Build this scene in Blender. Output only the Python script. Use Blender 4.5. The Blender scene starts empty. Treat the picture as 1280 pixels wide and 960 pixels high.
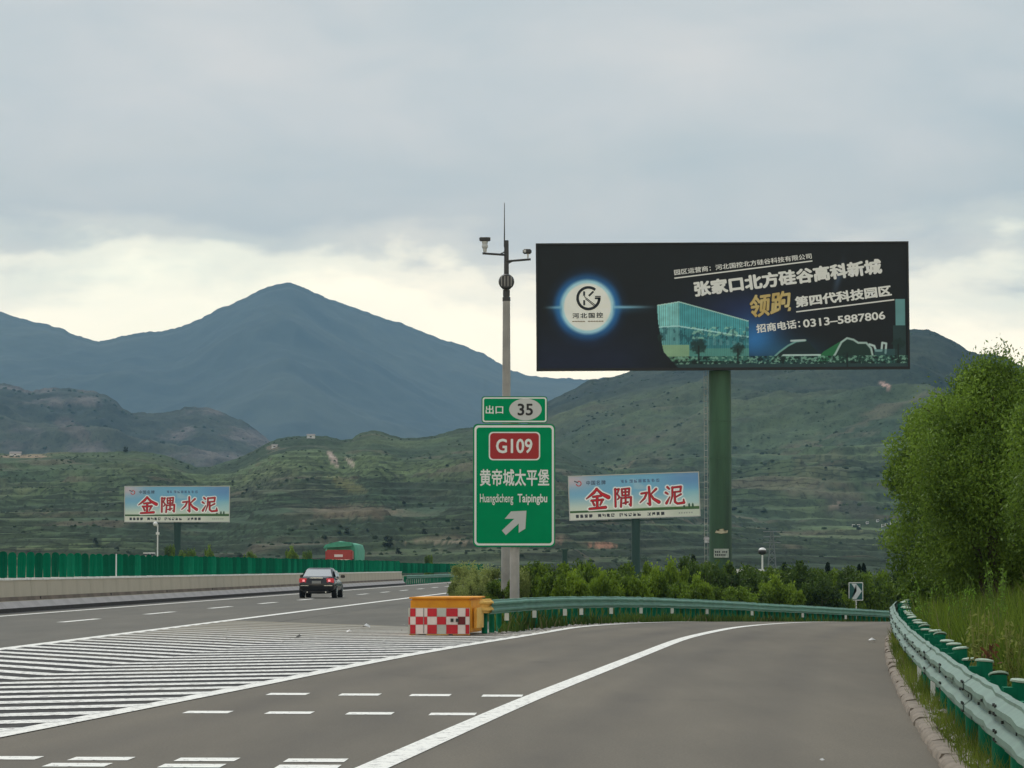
import bpy, bmesh, math, random
import numpy as np
from mathutils import Vector, Matrix
rng = random.Random(7)
nr = np.random.default_rng(7)
sc = bpy.context.scene
COL = sc.collection
PI = math.pi

# ---------------------------------------------------------------- camera
F = 4100.0            # focal length in photo pixels (photo 1280 wide)
EYE = 1.5
HORY = 709.0
PITCH = math.atan((HORY - 480) / F)
cd = bpy.data.cameras.new('camera')
cam = bpy.data.objects.new('camera', cd)
COL.objects.link(cam)
cam.location = (0, 0, EYE)
cam.rotation_euler = (PI / 2 + PITCH, 0, 0)
cd.sensor_width = 36
cd.lens = F / 1280 * 36
cd.clip_start = 0.5
cd.clip_end = 60000
sc.camera = cam
sc.render.resolution_x = 1024
sc.render.resolution_y = 768

# ---------------------------------------------------------------- light
SUN_EL = math.radians(52)
SUN_AZ = math.radians(-35)      # from +Y towards -X : ahead, left
sl = bpy.data.lights.new('sun', 'SUN')
so = bpy.data.objects.new('sun', sl)
COL.objects.link(so)
sl.energy = 1.5
sl.angle = math.radians(14)
sl.color = (1.0, 0.96, 0.9)
sdir = Vector((math.sin(SUN_AZ) * math.cos(SUN_EL), math.cos(SUN_AZ) * math.cos(SUN_EL), math.sin(SUN_EL)))
so.rotation_euler = (-sdir).to_track_quat('-Z', 'Y').to_euler()
so.location = (0, 0, 60)

def nodes_of(nt):
    n = nt.nodes
    n.clear()
    return n, nt.links

w = bpy.data.worlds.new('World')
sc.world = w
w.use_nodes = True
n, l = nodes_of(w.node_tree)
out = n.new('ShaderNodeOutputWorld')
bg_sky = n.new('ShaderNodeBackground')
sky = n.new('ShaderNodeTexSky')
sky.sky_type = 'NISHITA'
sky.sun_disc = False
sky.sun_elevation = SUN_EL
sky.sun_rotation = -SUN_AZ if False else math.radians(325)
l.new(sky.outputs[0], bg_sky.inputs[0])
bg_sky.inputs[1].default_value = 0.08
bg_cl = n.new('ShaderNodeBackground')
tc = n.new('ShaderNodeTexCoord')
sep = n.new('ShaderNodeSeparateXYZ')
l.new(tc.outputs['Generated'], sep.inputs[0])
mp = n.new('ShaderNodeMapping')
mp.inputs['Scale'].default_value = (1, 1, 2.6)
l.new(tc.outputs['Generated'], mp.inputs[0])
def wnoise(scale, detail, rough, off=(0, 0, 0), dist=0.0):
    m2 = n.new('ShaderNodeMapping')
    m2.inputs['Location'].default_value = off
    l.new(mp.outputs[0], m2.inputs[0])
    t = n.new('ShaderNodeTexNoise')
    t.inputs['Scale'].default_value = scale
    t.inputs['Detail'].default_value = detail
    t.inputs['Roughness'].default_value = rough
    t.inputs['Distortion'].default_value = dist
    l.new(m2.outputs[0], t.inputs['Vector'])
    return t.outputs[0]
def wmath(op, a, b, c=None):
    m = n.new('ShaderNodeMath')
    m.operation = op
    for i, v in enumerate((a, b, c)):
        if v is None:
            continue
        if hasattr(v, 'links'):
            l.new(v, m.inputs[i])
        else:
            m.inputs[i].default_value = v
    return m.outputs[0]
nz1 = wnoise(9, 5, .5, (3.1, 0.4, 1.7), .3)
nz2 = wnoise(22, 6, .55, (7.7, 2.4, .3), .2)
nz3 = wnoise(6, 3, .5, (1.2, 9.4, 4.3), .4)
e = sep.outputs['Z']
e1 = wmath('ADD', e, wmath('MULTIPLY', wmath('SUBTRACT', nz1, .5), .058))
e2 = wmath('ADD', e1, wmath('MULTIPLY', wmath('SUBTRACT', nz2, .5), .034))
ramp = n.new('ShaderNodeValToRGB')
l.new(wmath('MULTIPLY', e2, 4.0), ramp.inputs[0])      # 0..0.25 elevation
cr = ramp.color_ramp
def lin(c):
    c = c / 255.0
    return c / 12.92 if c <= .04045 else ((c + .055) / 1.055) ** 2.4
def S(r, g, b, k=1.0, a=1.0):
    return (lin(r) * k, lin(g) * k, lin(b) * k, a)
cols = [(0.0, S(246, 228, 190, 1.8)), (0.30, S(248, 230, 196, 1.95)), (0.35, S(240, 227, 198, 1.6)), (0.385, S(214, 207, 191, 1.25)), (0.43, S(200, 198, 190, 1.1)), (0.60, S(203, 201, 195, 1.08)), (1.0, S(186, 190, 191, 1.01))]
cr.elements[0].position, cr.elements[0].color = cols[0]
cr.elements[1].position, cr.elements[1].color = cols[-1]
for p, c in cols[1:-1]:
    el = cr.elements.new(p)
    el.color = c
cr.interpolation = 'EASE'
tint = n.new('ShaderNodeMix')
tint.data_type = 'RGBA'
tint.blend_type = 'MULTIPLY'
tr = n.new('ShaderNodeValToRGB')
tr.color_ramp.elements[0].position = .36
tr.color_ramp.elements[0].color = (.82, .895, .935, 1)
tr.color_ramp.elements[1].position = .62
tr.color_ramp.elements[1].color = (1.13, 1.09, 1.065, 1)
nz4 = wnoise(17, 5, .55, (4.4, 1.9, 8.3), .4)
l.new(wmath('ADD', wmath('ADD', wmath('MULTIPLY', nz3, .45), wmath('MULTIPLY', nz4, .35)), wmath('MULTIPLY', nz1, .2)), tr.inputs[0])
tint.inputs[0].default_value = 1.0
l.new(ramp.outputs[0], tint.inputs[6])
l.new(tr.outputs[0], tint.inputs[7])
l.new(tint.outputs[2], bg_cl.inputs[0])
bg_cl.inputs[1].default_value = .93
mixw = n.new('ShaderNodeMixShader')
mixw.inputs[0].default_value = .93      # cloud cover over the clear sky
l.new(bg_sky.outputs[0], mixw.inputs[1])
l.new(bg_cl.outputs[0], mixw.inputs[2])
l.new(mixw.outputs[0], out.inputs[0])

vs = sc.view_settings
vs.view_transform = 'Standard'
vs.look = 'None'
vs.gamma = 1
vs.use_curve_mapping = False
vs.exposure = 0.38
sc.cycles.use_denoising = True
sc.cycles.max_bounces = 6
sc.cycles.volume_bounces = 1
sc.cycles.transparent_max_bounces = 8

# ---------------------------------------------------------------- materials
MATS = {}
def mat(name, color, rough=.7, metal=0.0, noise=0.0, scale=5.0, color2=None, bump=0.0, bscale=40.0, attr=None, coord='Object', stretch=(1, 1, 1), transl=0.0, emit=None, spec=.5, detail=5):
    if name in MATS:
        return MATS[name]
    m = bpy.data.materials.new(name)
    m.use_nodes = True
    n, l = nodes_of(m.node_tree)
    o = n.new('ShaderNodeOutputMaterial')
    b = n.new('ShaderNodeBsdfPrincipled')
    b.inputs['Roughness'].default_value = rough
    b.inputs['Metallic'].default_value = metal
    b.inputs['Specular IOR Level'].default_value = spec
    c4 = tuple(color[:3]) + (1,)
    src = None
    if attr:
        a = n.new('ShaderNodeAttribute')
        a.attribute_name = attr
        src = a.outputs['Color']
    tcn = n.new('ShaderNodeTexCoord')
    mpn = n.new('ShaderNodeMapping')
    mpn.inputs['Scale'].default_value = stretch
    l.new(tcn.outputs[coord], mpn.inputs[0])
    if noise > 0:
        t = n.new('ShaderNodeTexNoise')
        t.inputs['Scale'].default_value = scale
        t.inputs['Detail'].default_value = detail
        t.inputs['Roughness'].default_value = .6
        l.new(mpn.outputs[0], t.inputs['Vector'])
        if color2 is not None:
            r = n.new('ShaderNodeValToRGB')
            r.color_ramp.elements[0].position = .5 - .22
            r.color_ramp.elements[1].position = .5 + .22
            r.color_ramp.elements[0].color = c4
            r.color_ramp.elements[1].color = tuple(color2[:3]) + (1,)
            l.new(t.outputs[0], r.inputs[0])
            cur = r.outputs[0]
        else:
            mr = n.new('ShaderNodeMapRange')
            mr.inputs[1].default_value = .3
            mr.inputs[2].default_value = .7
            mr.inputs[3].default_value = 1 - noise
            mr.inputs[4].default_value = 1 + noise
            l.new(t.outputs[0], mr.inputs[0])
            mx = n.new('ShaderNodeMix')
            mx.data_type = 'RGBA'
            mx.blend_type = 'MULTIPLY'
            mx.inputs[0].default_value = 1
            if src is not None:
                l.new(src, mx.inputs[6])
            else:
                mx.inputs[6].default_value = c4
            l.new(mr.outputs[0], mx.inputs[7])
            cur = mx.outputs[2]
        l.new(cur, b.inputs['Base Color'])
        src2 = cur
    elif src is not None:
        l.new(src, b.inputs['Base Color'])
        src2 = src
    else:
        b.inputs['Base Color'].default_value = c4
        src2 = None
    if bump > 0:
        t = n.new('ShaderNodeTexNoise')
        t.inputs['Scale'].default_value = bscale
        t.inputs['Detail'].default_value = 4
        l.new(mpn.outputs[0], t.inputs['Vector'])
        bp = n.new('ShaderNodeBump')
        bp.inputs['Strength'].default_value = bump
        bp.inputs['Distance'].default_value = .02
        l.new(t.outputs[0], bp.inputs['Height'])
        l.new(bp.outputs[0], b.inputs['Normal'])
    if emit:
        b.inputs['Emission Color'].default_value = tuple(emit[:3]) + (1,)
        b.inputs['Emission Strength'].default_value = emit[3]
    last = b.outputs[0]
    if transl > 0:
        tl = n.new('ShaderNodeBsdfTranslucent')
        if src2 is not None:
            l.new(src2, tl.inputs[0])
        else:
            tl.inputs[0].default_value = c4
        ms = n.new('ShaderNodeMixShader')
        ms.inputs[0].default_value = transl
        l.new(last, ms.inputs[1])
        l.new(tl.outputs[0], ms.inputs[2])
        last = ms.outputs[0]
    l.new(last, o.inputs[0])
    MATS[name] = m
    return m

def asphalt(name, c1, c2, dust=None, tracks=None, seam=None):
    """asphalt with broad mottling, fine grain, optional dust gathering along Y"""
    m = bpy.data.materials.new(name)
    m.use_nodes = True
    n, l = nodes_of(m.node_tree)
    o = n.new('ShaderNodeOutputMaterial')
    b = n.new('ShaderNodeBsdfPrincipled')
    b.inputs['Roughness'].default_value = .88
    b.inputs['Specular IOR Level'].default_value = .3
    l.new(b.outputs[0], o.inputs[0])
    tcn = n.new('ShaderNodeTexCoord')
    def nz(scale, st, det=5, ro=.6):
        mpn = n.new('ShaderNodeMapping')
        mpn.inputs['Scale'].default_value = st
        l.new(tcn.outputs['Object'], mpn.inputs[0])
        t = n.new('ShaderNodeTexNoise')
        t.inputs['Scale'].default_value = scale
        t.inputs['Detail'].default_value = det
        t.inputs['Roughness'].default_value = ro
        l.new(mpn.outputs[0], t.inputs['Vector'])
        return t.outputs[0]
    def mr(v, a, b_, c, d):
        q = n.new('ShaderNodeMapRange')
        for i, x in enumerate((a, b_, c, d)):
            q.inputs[i + 1].default_value = x
        l.new(v, q.inputs[0])
        return q.outputs[0]
    def mix(f, A, B, mode='MIX'):
        q = n.new('ShaderNodeMix')
        q.data_type = 'RGBA'
        q.blend_type = mode
        for i, v in ((0, f), (6, A), (7, B)):
            if hasattr(v, 'links'):
                l.new(v, q.inputs[i])
            else:
                q.inputs[i].default_value = v
        return q.outputs[2]
    cur = mix(mr(nz(.16, (1, .22, 1), 3), .35, .65, 0, 1), tuple(c1) + (1,), tuple(c2) + (1,))
    cur = mix(1.0, cur, mr(nz(45, (1, 1, 1), 3), .3, .7, .78, 1.22), 'MULTIPLY')
    cur = mix(1.0, cur, mr(nz(1.3, (1, .12, 1), 5), .3, .7, .89, 1.09), 'MULTIPLY')
    cur = mix(mr(nz(.5, (1, .3, 1), 6, .7), .60, .74, 0, .4), cur, (.045, .043, .04, 1))
    if tracks:
        at_ = n.new('ShaderNodeAttribute'); at_.attribute_name = 'lat'
        nzt = nz(.25, (1, .3, 1), 3)
        for c_ in tracks:
            d_ = n.new('ShaderNodeMath'); d_.operation = 'SUBTRACT'; l.new(at_.outputs['Fac'], d_.inputs[0]); d_.inputs[1].default_value = c_
            a_ = n.new('ShaderNodeMath'); a_.operation = 'ABSOLUTE'; l.new(d_.outputs[0], a_.inputs[0])
            f_ = mr(a_.outputs[0], .10, .48, 1, 0)
            f2_ = n.new('ShaderNodeMath'); f2_.operation = 'MULTIPLY'; l.new(f_, f2_.inputs[0]); l.new(mr(nzt, .3, .65, .05, .5), f2_.inputs[1])
            cur = mix(f2_.outputs[0], cur, (.085, .078, .068, 1))
    if dust:
        y0, y1, dc = dust
        sp = n.new('ShaderNodeSeparateXYZ')
        l.new(tcn.outputs['Object'], sp.inputs[0])
        g = mr(sp.outputs[1], y0, y1, 0, 1)
        a = n.new('ShaderNodeMath'); a.operation = 'ADD'
        l.new(g, a.inputs[0]); l.new(mr(nz(.7, (1, .4, 1), 6, .7), .3, .7, -.45, .35), a.inputs[1])
        cl = n.new('ShaderNodeClamp'); l.new(a.outputs[0], cl.inputs[0])
        cur = mix(cl.outputs[0], cur, tuple(dc) + (1,))
    l.new(cur, b.inputs['Base Color'])
    bp = n.new('ShaderNodeBump')
    bp.inputs['Strength'].default_value = .35
    bp.inputs['Distance'].default_value = .01
    l.new(nz(70, (1, 1, 1), 3), bp.inputs['Height'])
    l.new(bp.outputs[0], b.inputs['Normal'])
    MATS[name] = m
    return m

def paint_mat(name, col, wear, dusty=None):
    """road paint: chipped by a noise mask that shows the asphalt colour, dustier far along Y"""
    m = bpy.data.materials.new(name)
    m.use_nodes = True
    n, l = nodes_of(m.node_tree)
    o = n.new('ShaderNodeOutputMaterial')
    b = n.new('ShaderNodeBsdfPrincipled')
    b.inputs['Roughness'].default_value = .6
    l.new(b.outputs[0], o.inputs[0])
    tcn = n.new('ShaderNodeTexCoord')
    t = n.new('ShaderNodeTexNoise')
    t.inputs['Scale'].default_value = 9
    t.inputs['Detail'].default_value = 8
    t.inputs['Roughness'].default_value = .75
    l.new(tcn.outputs['Object'], t.inputs['Vector'])
    r = n.new('ShaderNodeMapRange')
    r.inputs[1].default_value = wear
    r.inputs[2].default_value = wear + .08
    l.new(t.outputs[0], r.inputs[0])
    mx = n.new('ShaderNodeMix'); mx.data_type = 'RGBA'
    l.new(r.outputs[0], mx.inputs[0])
    mx.inputs[6].default_value = (.22, .21, .2, 1)
    mx.inputs[7].default_value = tuple(col) + (1,)
    cur = mx.outputs[2]
    if dusty:
        y0, y1, dc = dusty
        sp = n.new('ShaderNodeSeparateXYZ')
        l.new(tcn.outputs['Object'], sp.inputs[0])
        q = n.new('ShaderNodeMapRange')
        q.inputs[1].default_value = y0
        q.inputs[2].default_value = y1
        l.new(sp.outputs[1], q.inputs[0])
        m2 = n.new('ShaderNodeMix'); m2.data_type = 'RGBA'
        l.new(q.outputs[0], m2.inputs[0])
        l.new(cur, m2.inputs[6])
        m2.inputs[7].default_value = tuple(dc) + (1,)
        cur = m2.outputs[2]
    l.new(cur, b.inputs['Base Color'])
    MATS[name] = m
    return m

# ---------------------------------------------------------------- helpers
def setp(o, label=None, cat=None, group=None, kind=None):
    if label: o['label'] = label
    if cat: o['category'] = cat
    if group: o['group'] = group
    if kind: o['kind'] = kind
    return o
def thing(name, label, cat, loc=(0, 0, 0), rotz=0.0, group=None):
    o = bpy.data.objects.new(name, None)
    COL.objects.link(o)
    o.empty_display_size = .3
    o.location = loc
    o.rotation_euler = (0, 0, rotz)
    return setp(o, label, cat, group)
class MB:
    def __init__(s):
        s.v, s.f, s.m = [], [], []
    def add(s, vs, fs, mi=0):
        k = len(s.v)
        s.v += [tuple(p) for p in vs]
        s.f += [tuple(i + k for i in f) for f in fs]
        s.m += [mi] * len(fs)
        return s
    def box(s, x0, x1, y0, y1, z0, z1, mi=0, taper=0.0):
        t = taper
        return s.add([(x0, y0, z0), (x1, y0, z0), (x1, y1, z0), (x0, y1, z0), (x0 + t, y0 + t, z1), (x1 - t, y0 + t, z1), (x1 - t, y1 - t, z1), (x0 + t, y1 - t, z1)],
                     [(0, 3, 2, 1), (4, 5, 6, 7), (0, 1, 5, 4), (1, 2, 6, 5), (2, 3, 7, 6), (3, 0, 4, 7)], mi)
    def tube(s, pts, radii, n=8, cap=True, mi=0):
        pts = [Vector(p) for p in pts]
        if not hasattr(radii, '__len__'):
            radii = [radii] * len(pts)
        rings = []
        for i, p in enumerate(pts):
            d = (pts[min(i + 1, len(pts) - 1)] - pts[max(i - 1, 0)])
            d = d.normalized() if d.length > 0 else Vector((0, 0, 1))
            a = d.cross(Vector((0, 0, 1)) if abs(d.z) < .9 else Vector((0, 1, 0))).normalized()
            b = d.cross(a)
            rings.append([p + (a * math.cos(2 * PI * j / n) + b * math.sin(2 * PI * j / n)) * radii[i] for j in range(n)])
        vs = [q for r in rings for q in r]
        fs = []
        for i in range(len(rings) - 1):
            for j in range(n):
                fs.append((i * n + j, i * n + (j + 1) % n, (i + 1) * n + (j + 1) % n, (i + 1) * n + j))
        if cap:
            fs.append(tuple(range(n)))
            fs.append(tuple((len(rings) - 1) * n + j for j in range(n))[::-1])
        return s.add(vs, fs, mi)
    def prism(s, poly, a0, a1, axis='y', mi=0):
        """extrude polygon: for axis y poly is (x,z); for axis z poly is (x,y); for x poly is (y,z)"""
        def P(p, a):
            return (p[0], a, p[1]) if axis == 'y' else ((p[0], p[1], a) if axis == 'z' else (a, p[0], p[1]))
        k = len(poly)
        vs = [P(p, a0) for p in poly] + [P(p, a1) for p in poly]
        fs = [tuple(range(k))[::-1], tuple(range(k, 2 * k))] + [(i, (i + 1) % k, (i + 1) % k + k, i + k) for i in range(k)]
        return s.add(vs, fs, mi)
    def sphere(s, c, r, nu=12, nv=8, sz=1.0, mi=0, z0=-1.0):
        vs, fs = [], []
        for i in range(nv + 1):
            th = PI * i / nv
            for j in range(nu):
                ph = 2 * PI * j / nu
                vs.append((c[0] + r * math.sin(th) * math.cos(ph), c[1] + r * math.sin(th) * math.sin(ph), c[2] + r * sz * max(math.cos(th), z0)))
        for i in range(nv):
            for j in range(nu):
                fs.append((i * nu + j, (i + 1) * nu + j, (i + 1) * nu + (j + 1) % nu, i * nu + (j + 1) % nu))
        return s.add(vs, fs, mi)
    def mesh(s, name, mats, smooth=False, bevel=0.0, seg=2):
        me = bpy.data.meshes.new(name)
        me.from_pydata(s.v, [], s.f)
        if not isinstance(mats, (list, tuple)):
            mats = [mats]
        for m in mats:
            me.materials.append(m)
        if len(mats) > 1:
            me.polygons.foreach_set('material_index', s.m)
        bm = bmesh.new()
        bm.from_mesh(me)
        bmesh.ops.recalc_face_normals(bm, faces=bm.faces)
        if bevel > 0:
            es = [e for e in bm.edges if len(e.link_faces) == 2 and e.calc_face_angle(0) > .5]
            bmesh.ops.bevel(bm, geom=es, offset=bevel, segments=seg, affect='EDGES', clamp_overlap=True)
        if smooth:
            for f in bm.faces:
                f.smooth = True
            for e_ in bm.edges:
                if len(e_.link_faces) == 2 and e_.calc_face_angle(0) > .7:
                    e_.smooth = False
        bm.to_mesh(me)
        bm.free()
        me.update()
        return me
    def obj(s, name, mats, parent=None, smooth=False, bevel=0.0, loc=(0, 0, 0), rot=(0, 0, 0)):
        return link(name, s.mesh(name, mats, smooth, bevel), parent, loc, rot)
def link(name, me, parent=None, loc=(0, 0, 0), rot=(0, 0, 0), scale=None):
    o = bpy.data.objects.new(name, me)
    COL.objects.link(o)
    if parent is not None:
        o.parent = parent
    o.location = loc
    o.rotation_euler = rot
    if scale is not None:
        o.scale = scale
    return o
def copy_tree(o, parent=None):
    c = o.copy()
    COL.objects.link(c)
    if parent is not None:
        c.parent = parent
    for ch in list(o.children):
        copy_tree(ch, c)
    return c
def interp(pts):
    xs = [p[0] for p in pts]
    ys = [p[1] for p in pts]
    def f(z):
        z_ = np.asarray(z, float)
        r = np.interp(z_, xs, ys)
        r = np.where(z_ > xs[-1], ys[-1] + (z_ - xs[-1]) * (ys[-1] - ys[-2]) / (xs[-1] - xs[-2]), r)
        r = np.where(z_ < xs[0], ys[0] + (z_ - xs[0]) * (ys[1] - ys[0]) / (xs[1] - xs[0]), r)
        return r
    def g(z):   # smoothed so polylines read as curves
        z_ = np.asarray(z, float)
        acc = 0
        for k, wt in ((-6, .1), (-3, .2), (0, .4), (3, .2), (6, .1)):
            acc = acc + wt * f(z_ + k)
        return acc
    return lambda z: float(g(z)) if np.ndim(z) == 0 else g(z)
def sstep(a, b, x):
    t = np.clip((x - a) / (b - a), 0, 1)
    return t * t * (3 - 2 * t)
def fbm(x, y, oct=5, seed=0, gain=.5, ridged=False):
    """value noise fBm, about -1..1"""
    tot = np.zeros_like(x, dtype=float)
    amp, norm = 1.0, 0.0
    for o_ in range(oct):
        ca_, sa_ = math.cos(.6 + 1.9 * o_), math.sin(.6 + 1.9 * o_)
        fx, fy = (x * ca_ - y * sa_) * 2 ** o_ + 17.3 * o_ + seed * 3.7, (x * sa_ + y * ca_) * 2 ** o_ + 9.1 * o_ + seed * 5.3
        ix, iy = np.floor(fx).astype(np.int64), np.floor(fy).astype(np.int64)
        tx, ty = fx - ix, fy - iy
        tx, ty = tx * tx * (3 - 2 * tx), ty * ty * (3 - 2 * ty)
        def h(a, b):
            q = (a * 374761393 + b * 668265263 + seed * 974634777 + o_ * 69069) & 0x7fffffff
            q = ((q ^ (q >> 13)) * 1274126177) & 0x7fffffff
            q = (q ^ (q >> 16)) & 0xffff
            return q / 65535.0
        v = (h(ix, iy) * (1 - tx) + h(ix + 1, iy) * tx) * (1 - ty) + (h(ix, iy + 1) * (1 - tx) + h(ix + 1, iy + 1) * tx) * ty
        v = v * 2 - 1
        if ridged:
            v = 1 - 2 * np.abs(v)
        tot += v * amp
        norm += amp
        amp *= gain
    return tot / norm

# ---------------------------------------------------------------- road alignment (metres; camera at the origin looks along +Y)
Dl = lambda y: -16.1 + .043 * np.asarray(y, float)
Rl = lambda y: Dl(y) + 4.2
Ll = lambda y: Dl(y) - 3.8
Bl = lambda y: Dl(y) - 5.15
Fr = interp([(60, -2.4), (72, -.75), (80, .45), (93, 2.7), (110, 5.8), (130, 10.1), (154, 17.3), (170, 23), (190, 31.5)])
_G = interp([(15, -6.1), (29.3, -4.57), (41.7, -3.25), (54.7, -1.93), (64.7, -.7), (70, .05), (80, 1.35)])
def Gl(y):
    y = np.asarray(y, float)
    return _G(y) * (1 - sstep(74, 92, y)) + (Fr(y) + .8) * sstep(74, 92, y)
_Sx = interp([(15, -1.95), (24.6, -1.04), (37, .14), (50.6, 1.6), (69.8, 3.65), (80.5, 5.3), (87, 6.5), (100, 9.0), (112, 11.6)])
def Sl(y):
    y = np.asarray(y, float)
    return _Sx(y) * (1 - sstep(90, 120, y)) + (Fr(y) + 5.1) * sstep(90, 120, y)
Kl = interp([(12, 2.07), (24.6, 3.2), (32.4, 3.92), (38.4, 4.5), (51, 5.8), (64, 7.25), (72, 8.2), (85, 10.3), (100, 13.6), (120, 18.8), (140, 25), (160, 33)])
def RRl(y): return Kl(y) + .16
def drop(y):
    y = np.asarray(y, float)
    d = .00177 * np.maximum(y - 80, 0) ** 1.53
    return -np.minimum(d, 1.9 + 0 * d) * 1.0
_gp = interp([(72, -1.2), (80, .1), (90, -.6), (100, -1.2), (130, -2.0), (175, -2.9), (200, -5.5), (250, -3.4)])
def Gap(y):
    y = np.asarray(y, float)
    return np.where(y < 176, np.minimum(_gp(y), Fr(y) - .3), Rl(y) + 1.7)
def H(x, y):
    x = np.asarray(x, float)
    y = np.asarray(y, float)
    g0 = np.where(y < 84, Rl(y) + 2, np.maximum(Rl(y) + 1.9, Gap(y) + .3))
    wr = sstep(g0, np.maximum(g0 + 1.5, np.minimum(Fr(y) - .8, Rl(y) + 12)), x)
    h = drop(y) * wr
    bank = .55 * sstep(RRl(y) + .6, RRl(y) + 4.0, x) * (1 - sstep(110, 140, y))
    return h + bank
def Hf(x, y): return float(H(x, y))

def strip(name, fa, fb, y0, y1, step, dz, m, nx=1, kind='structure', parent=None, label=None):
    ys = np.arange(y0, y1 + step * .5, step)
    mb = MB()
    vs = []
    for y in ys:
        a, b = float(fa(y)), float(fb(y))
        for i in range(nx + 1):
            x = a + (b - a) * i / nx
            vs.append((x, y, Hf(x, y) + dz))
    fs = []
    for k in range(len(ys) - 1):
        for i in range(nx):
            p = k * (nx + 1) + i
            fs.append((p, p + 1, p + nx + 2, p + nx + 1))
    mb.add(vs, fs)
    o = mb.obj(name, m, parent)
    if name == 'exit_ramp':
        at_ = o.data.attributes.new('lat', 'FLOAT', 'POINT')
        at_.data.foreach_set('value', np.array([float(Kl(v[1])) - v[0] for v in vs], dtype=np.float32))
    if kind and parent is None:
        o['kind'] = kind
    return o

# ---------------------------------------------------------------- surfaces
A_main = asphalt('asphalt_main', (.112, .108, .092), (.145, .136, .114))
A_ramp = asphalt('asphalt_ramp', (.122, .110, .089), (.168, .148, .115), tracks=(1.35, 3.05, 5.3, 7.05))
A_gore = asphalt('asphalt_gore', (.028, .028, .029), (.042, .041, .04), dust=(62, 80, (.27, .245, .19)))
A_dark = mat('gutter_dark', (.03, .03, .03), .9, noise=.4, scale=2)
P_white = paint_mat('paint_white', (.88, .87, .81), .385)
P_hatch = paint_mat('paint_hatch', (.85, .84, .79), .415, dusty=(62, 84, (.285, .26, .205)))
grass_ground = mat('meadow_ground', (.05, .075, .022), .95, noise=.5, scale=.35, color2=(.10, .11, .045), bump=.4, bscale=8)

# ground: one sheet to the foot of the hills and beyond
gx = np.concatenate([np.linspace(-6000, -400, 20), np.linspace(-300, -60, 13), np.arange(-50, 60, 1.5), np.linspace(70, 300, 13), np.linspace(400, 6000, 20)])
gy = np.concatenate([[-60, -30, -10], np.arange(0, 200, 2.0), np.linspace(210, 800, 30), np.linspace(900, 12000, 24)])
GX, GY = np.meshgrid(gx, gy)
GZ = H(GX, np.maximum(GY, 0)) - .07
onroad = ((GX < Kl(GY)) & (GX > Bl(GY) - 15) & (GY < 200) & ((GX < np.maximum(Rl(GY) + 1, Gap(GY) - .3)) | (GX > Fr(GY) - 1) | (GY < 76)))
GZ = np.where(onroad, GZ - .1, GZ)
nxg, nyg = len(gx), len(gy)
vv = np.stack([GX.ravel(), GY.ravel(), GZ.ravel()], 1)
def grid_faces(nx, ny):
    i = np.arange(nx - 1)[None, :] + nx * np.arange(ny - 1)[:, None]
    i = i.ravel()
    return np.stack([i, i + 1, i + 1 + nx, i + nx], 1)
def np_mesh(name, verts, faces, m, smooth=False, col=None, cname='Col'):
    me = bpy.data.meshes.new(name)
    nv, nf, k = len(verts), len(faces), faces.shape[1]
    me.vertices.add(nv)
    me.vertices.foreach_set('co', np.ascontiguousarray(verts, dtype=np.float32).ravel())
    me.loops.add(nf * k)
    me.polygons.add(nf)
    me.loops.foreach_set('vertex_index', np.ascontiguousarray(faces, dtype=np.int32).ravel())
    me.polygons.foreach_set('loop_start', np.arange(nf, dtype=np.int32) * k)
    me.polygons.foreach_set('loop_total', np.full(nf, k, dtype=np.int32))
    if smooth:
        me.polygons.foreach_set('use_smooth', np.ones(nf, dtype=bool))
    if col is not None:
        ca = me.color_attributes.new(cname, 'FLOAT_COLOR', 'POINT')
        c4 = np.ones((nv, 4), dtype=np.float32)
        c4[:, :3] = col
        ca.data.foreach_set('color', c4.ravel())
    me.materials.append(m)
    me.update(calc_edges=True)
    me.validate()
    return me
o = link('ground', np_mesh('ground', vv, grid_faces(nxg, nyg), grass_ground, True)); o['kind'] = 'structure'

main_road = strip('main_road', lambda y: Bl(y) - .1, lambda y: Rl(y) + 1.6, 4, 1200, 4, 0, A_main, 2)
opp = strip('opposite_road', lambda y: Bl(y) - 13, lambda y: Bl(y) - 1.0, 60, 1200, 8, 0, A_main, 1)
def ramp_left(y):
    return np.where(np.asarray(y) < 74, np.minimum(Rl(y) + 1.55, Gl(y) - .1), Fr(y) - .35)
ramp_road = strip('exit_ramp', lambda y: Gl(y) - .35 if y < 74 else Fr(y) - .3, lambda y: Kl(y) + .02, 3, 190, 1, .003, A_ramp, 6)
gore = strip('gore_surface', lambda y: Rl(y) - .02, lambda y: min(Gl(y) + .02, Rl(y) + (92.5 - y) * .78) if y < 76 else max(Rl(y), min(Fr(y) - .3, Rl(y) + (92.5 - y) * .60)), 4, 92, 1, .007, A_gore, 4)
gap = strip('shoulder_asphalt', lambda y: Rl(y) + 1.4, lambda y: max(Rl(y) + 1.65, Gap(y)), 66, 180, 1, -.004, A_main, 3)
strip('gutter', lambda y: Bl(y) - .05, lambda y: Bl(y) + .55, 60, 300, 4, .004, A_dark)

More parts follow.
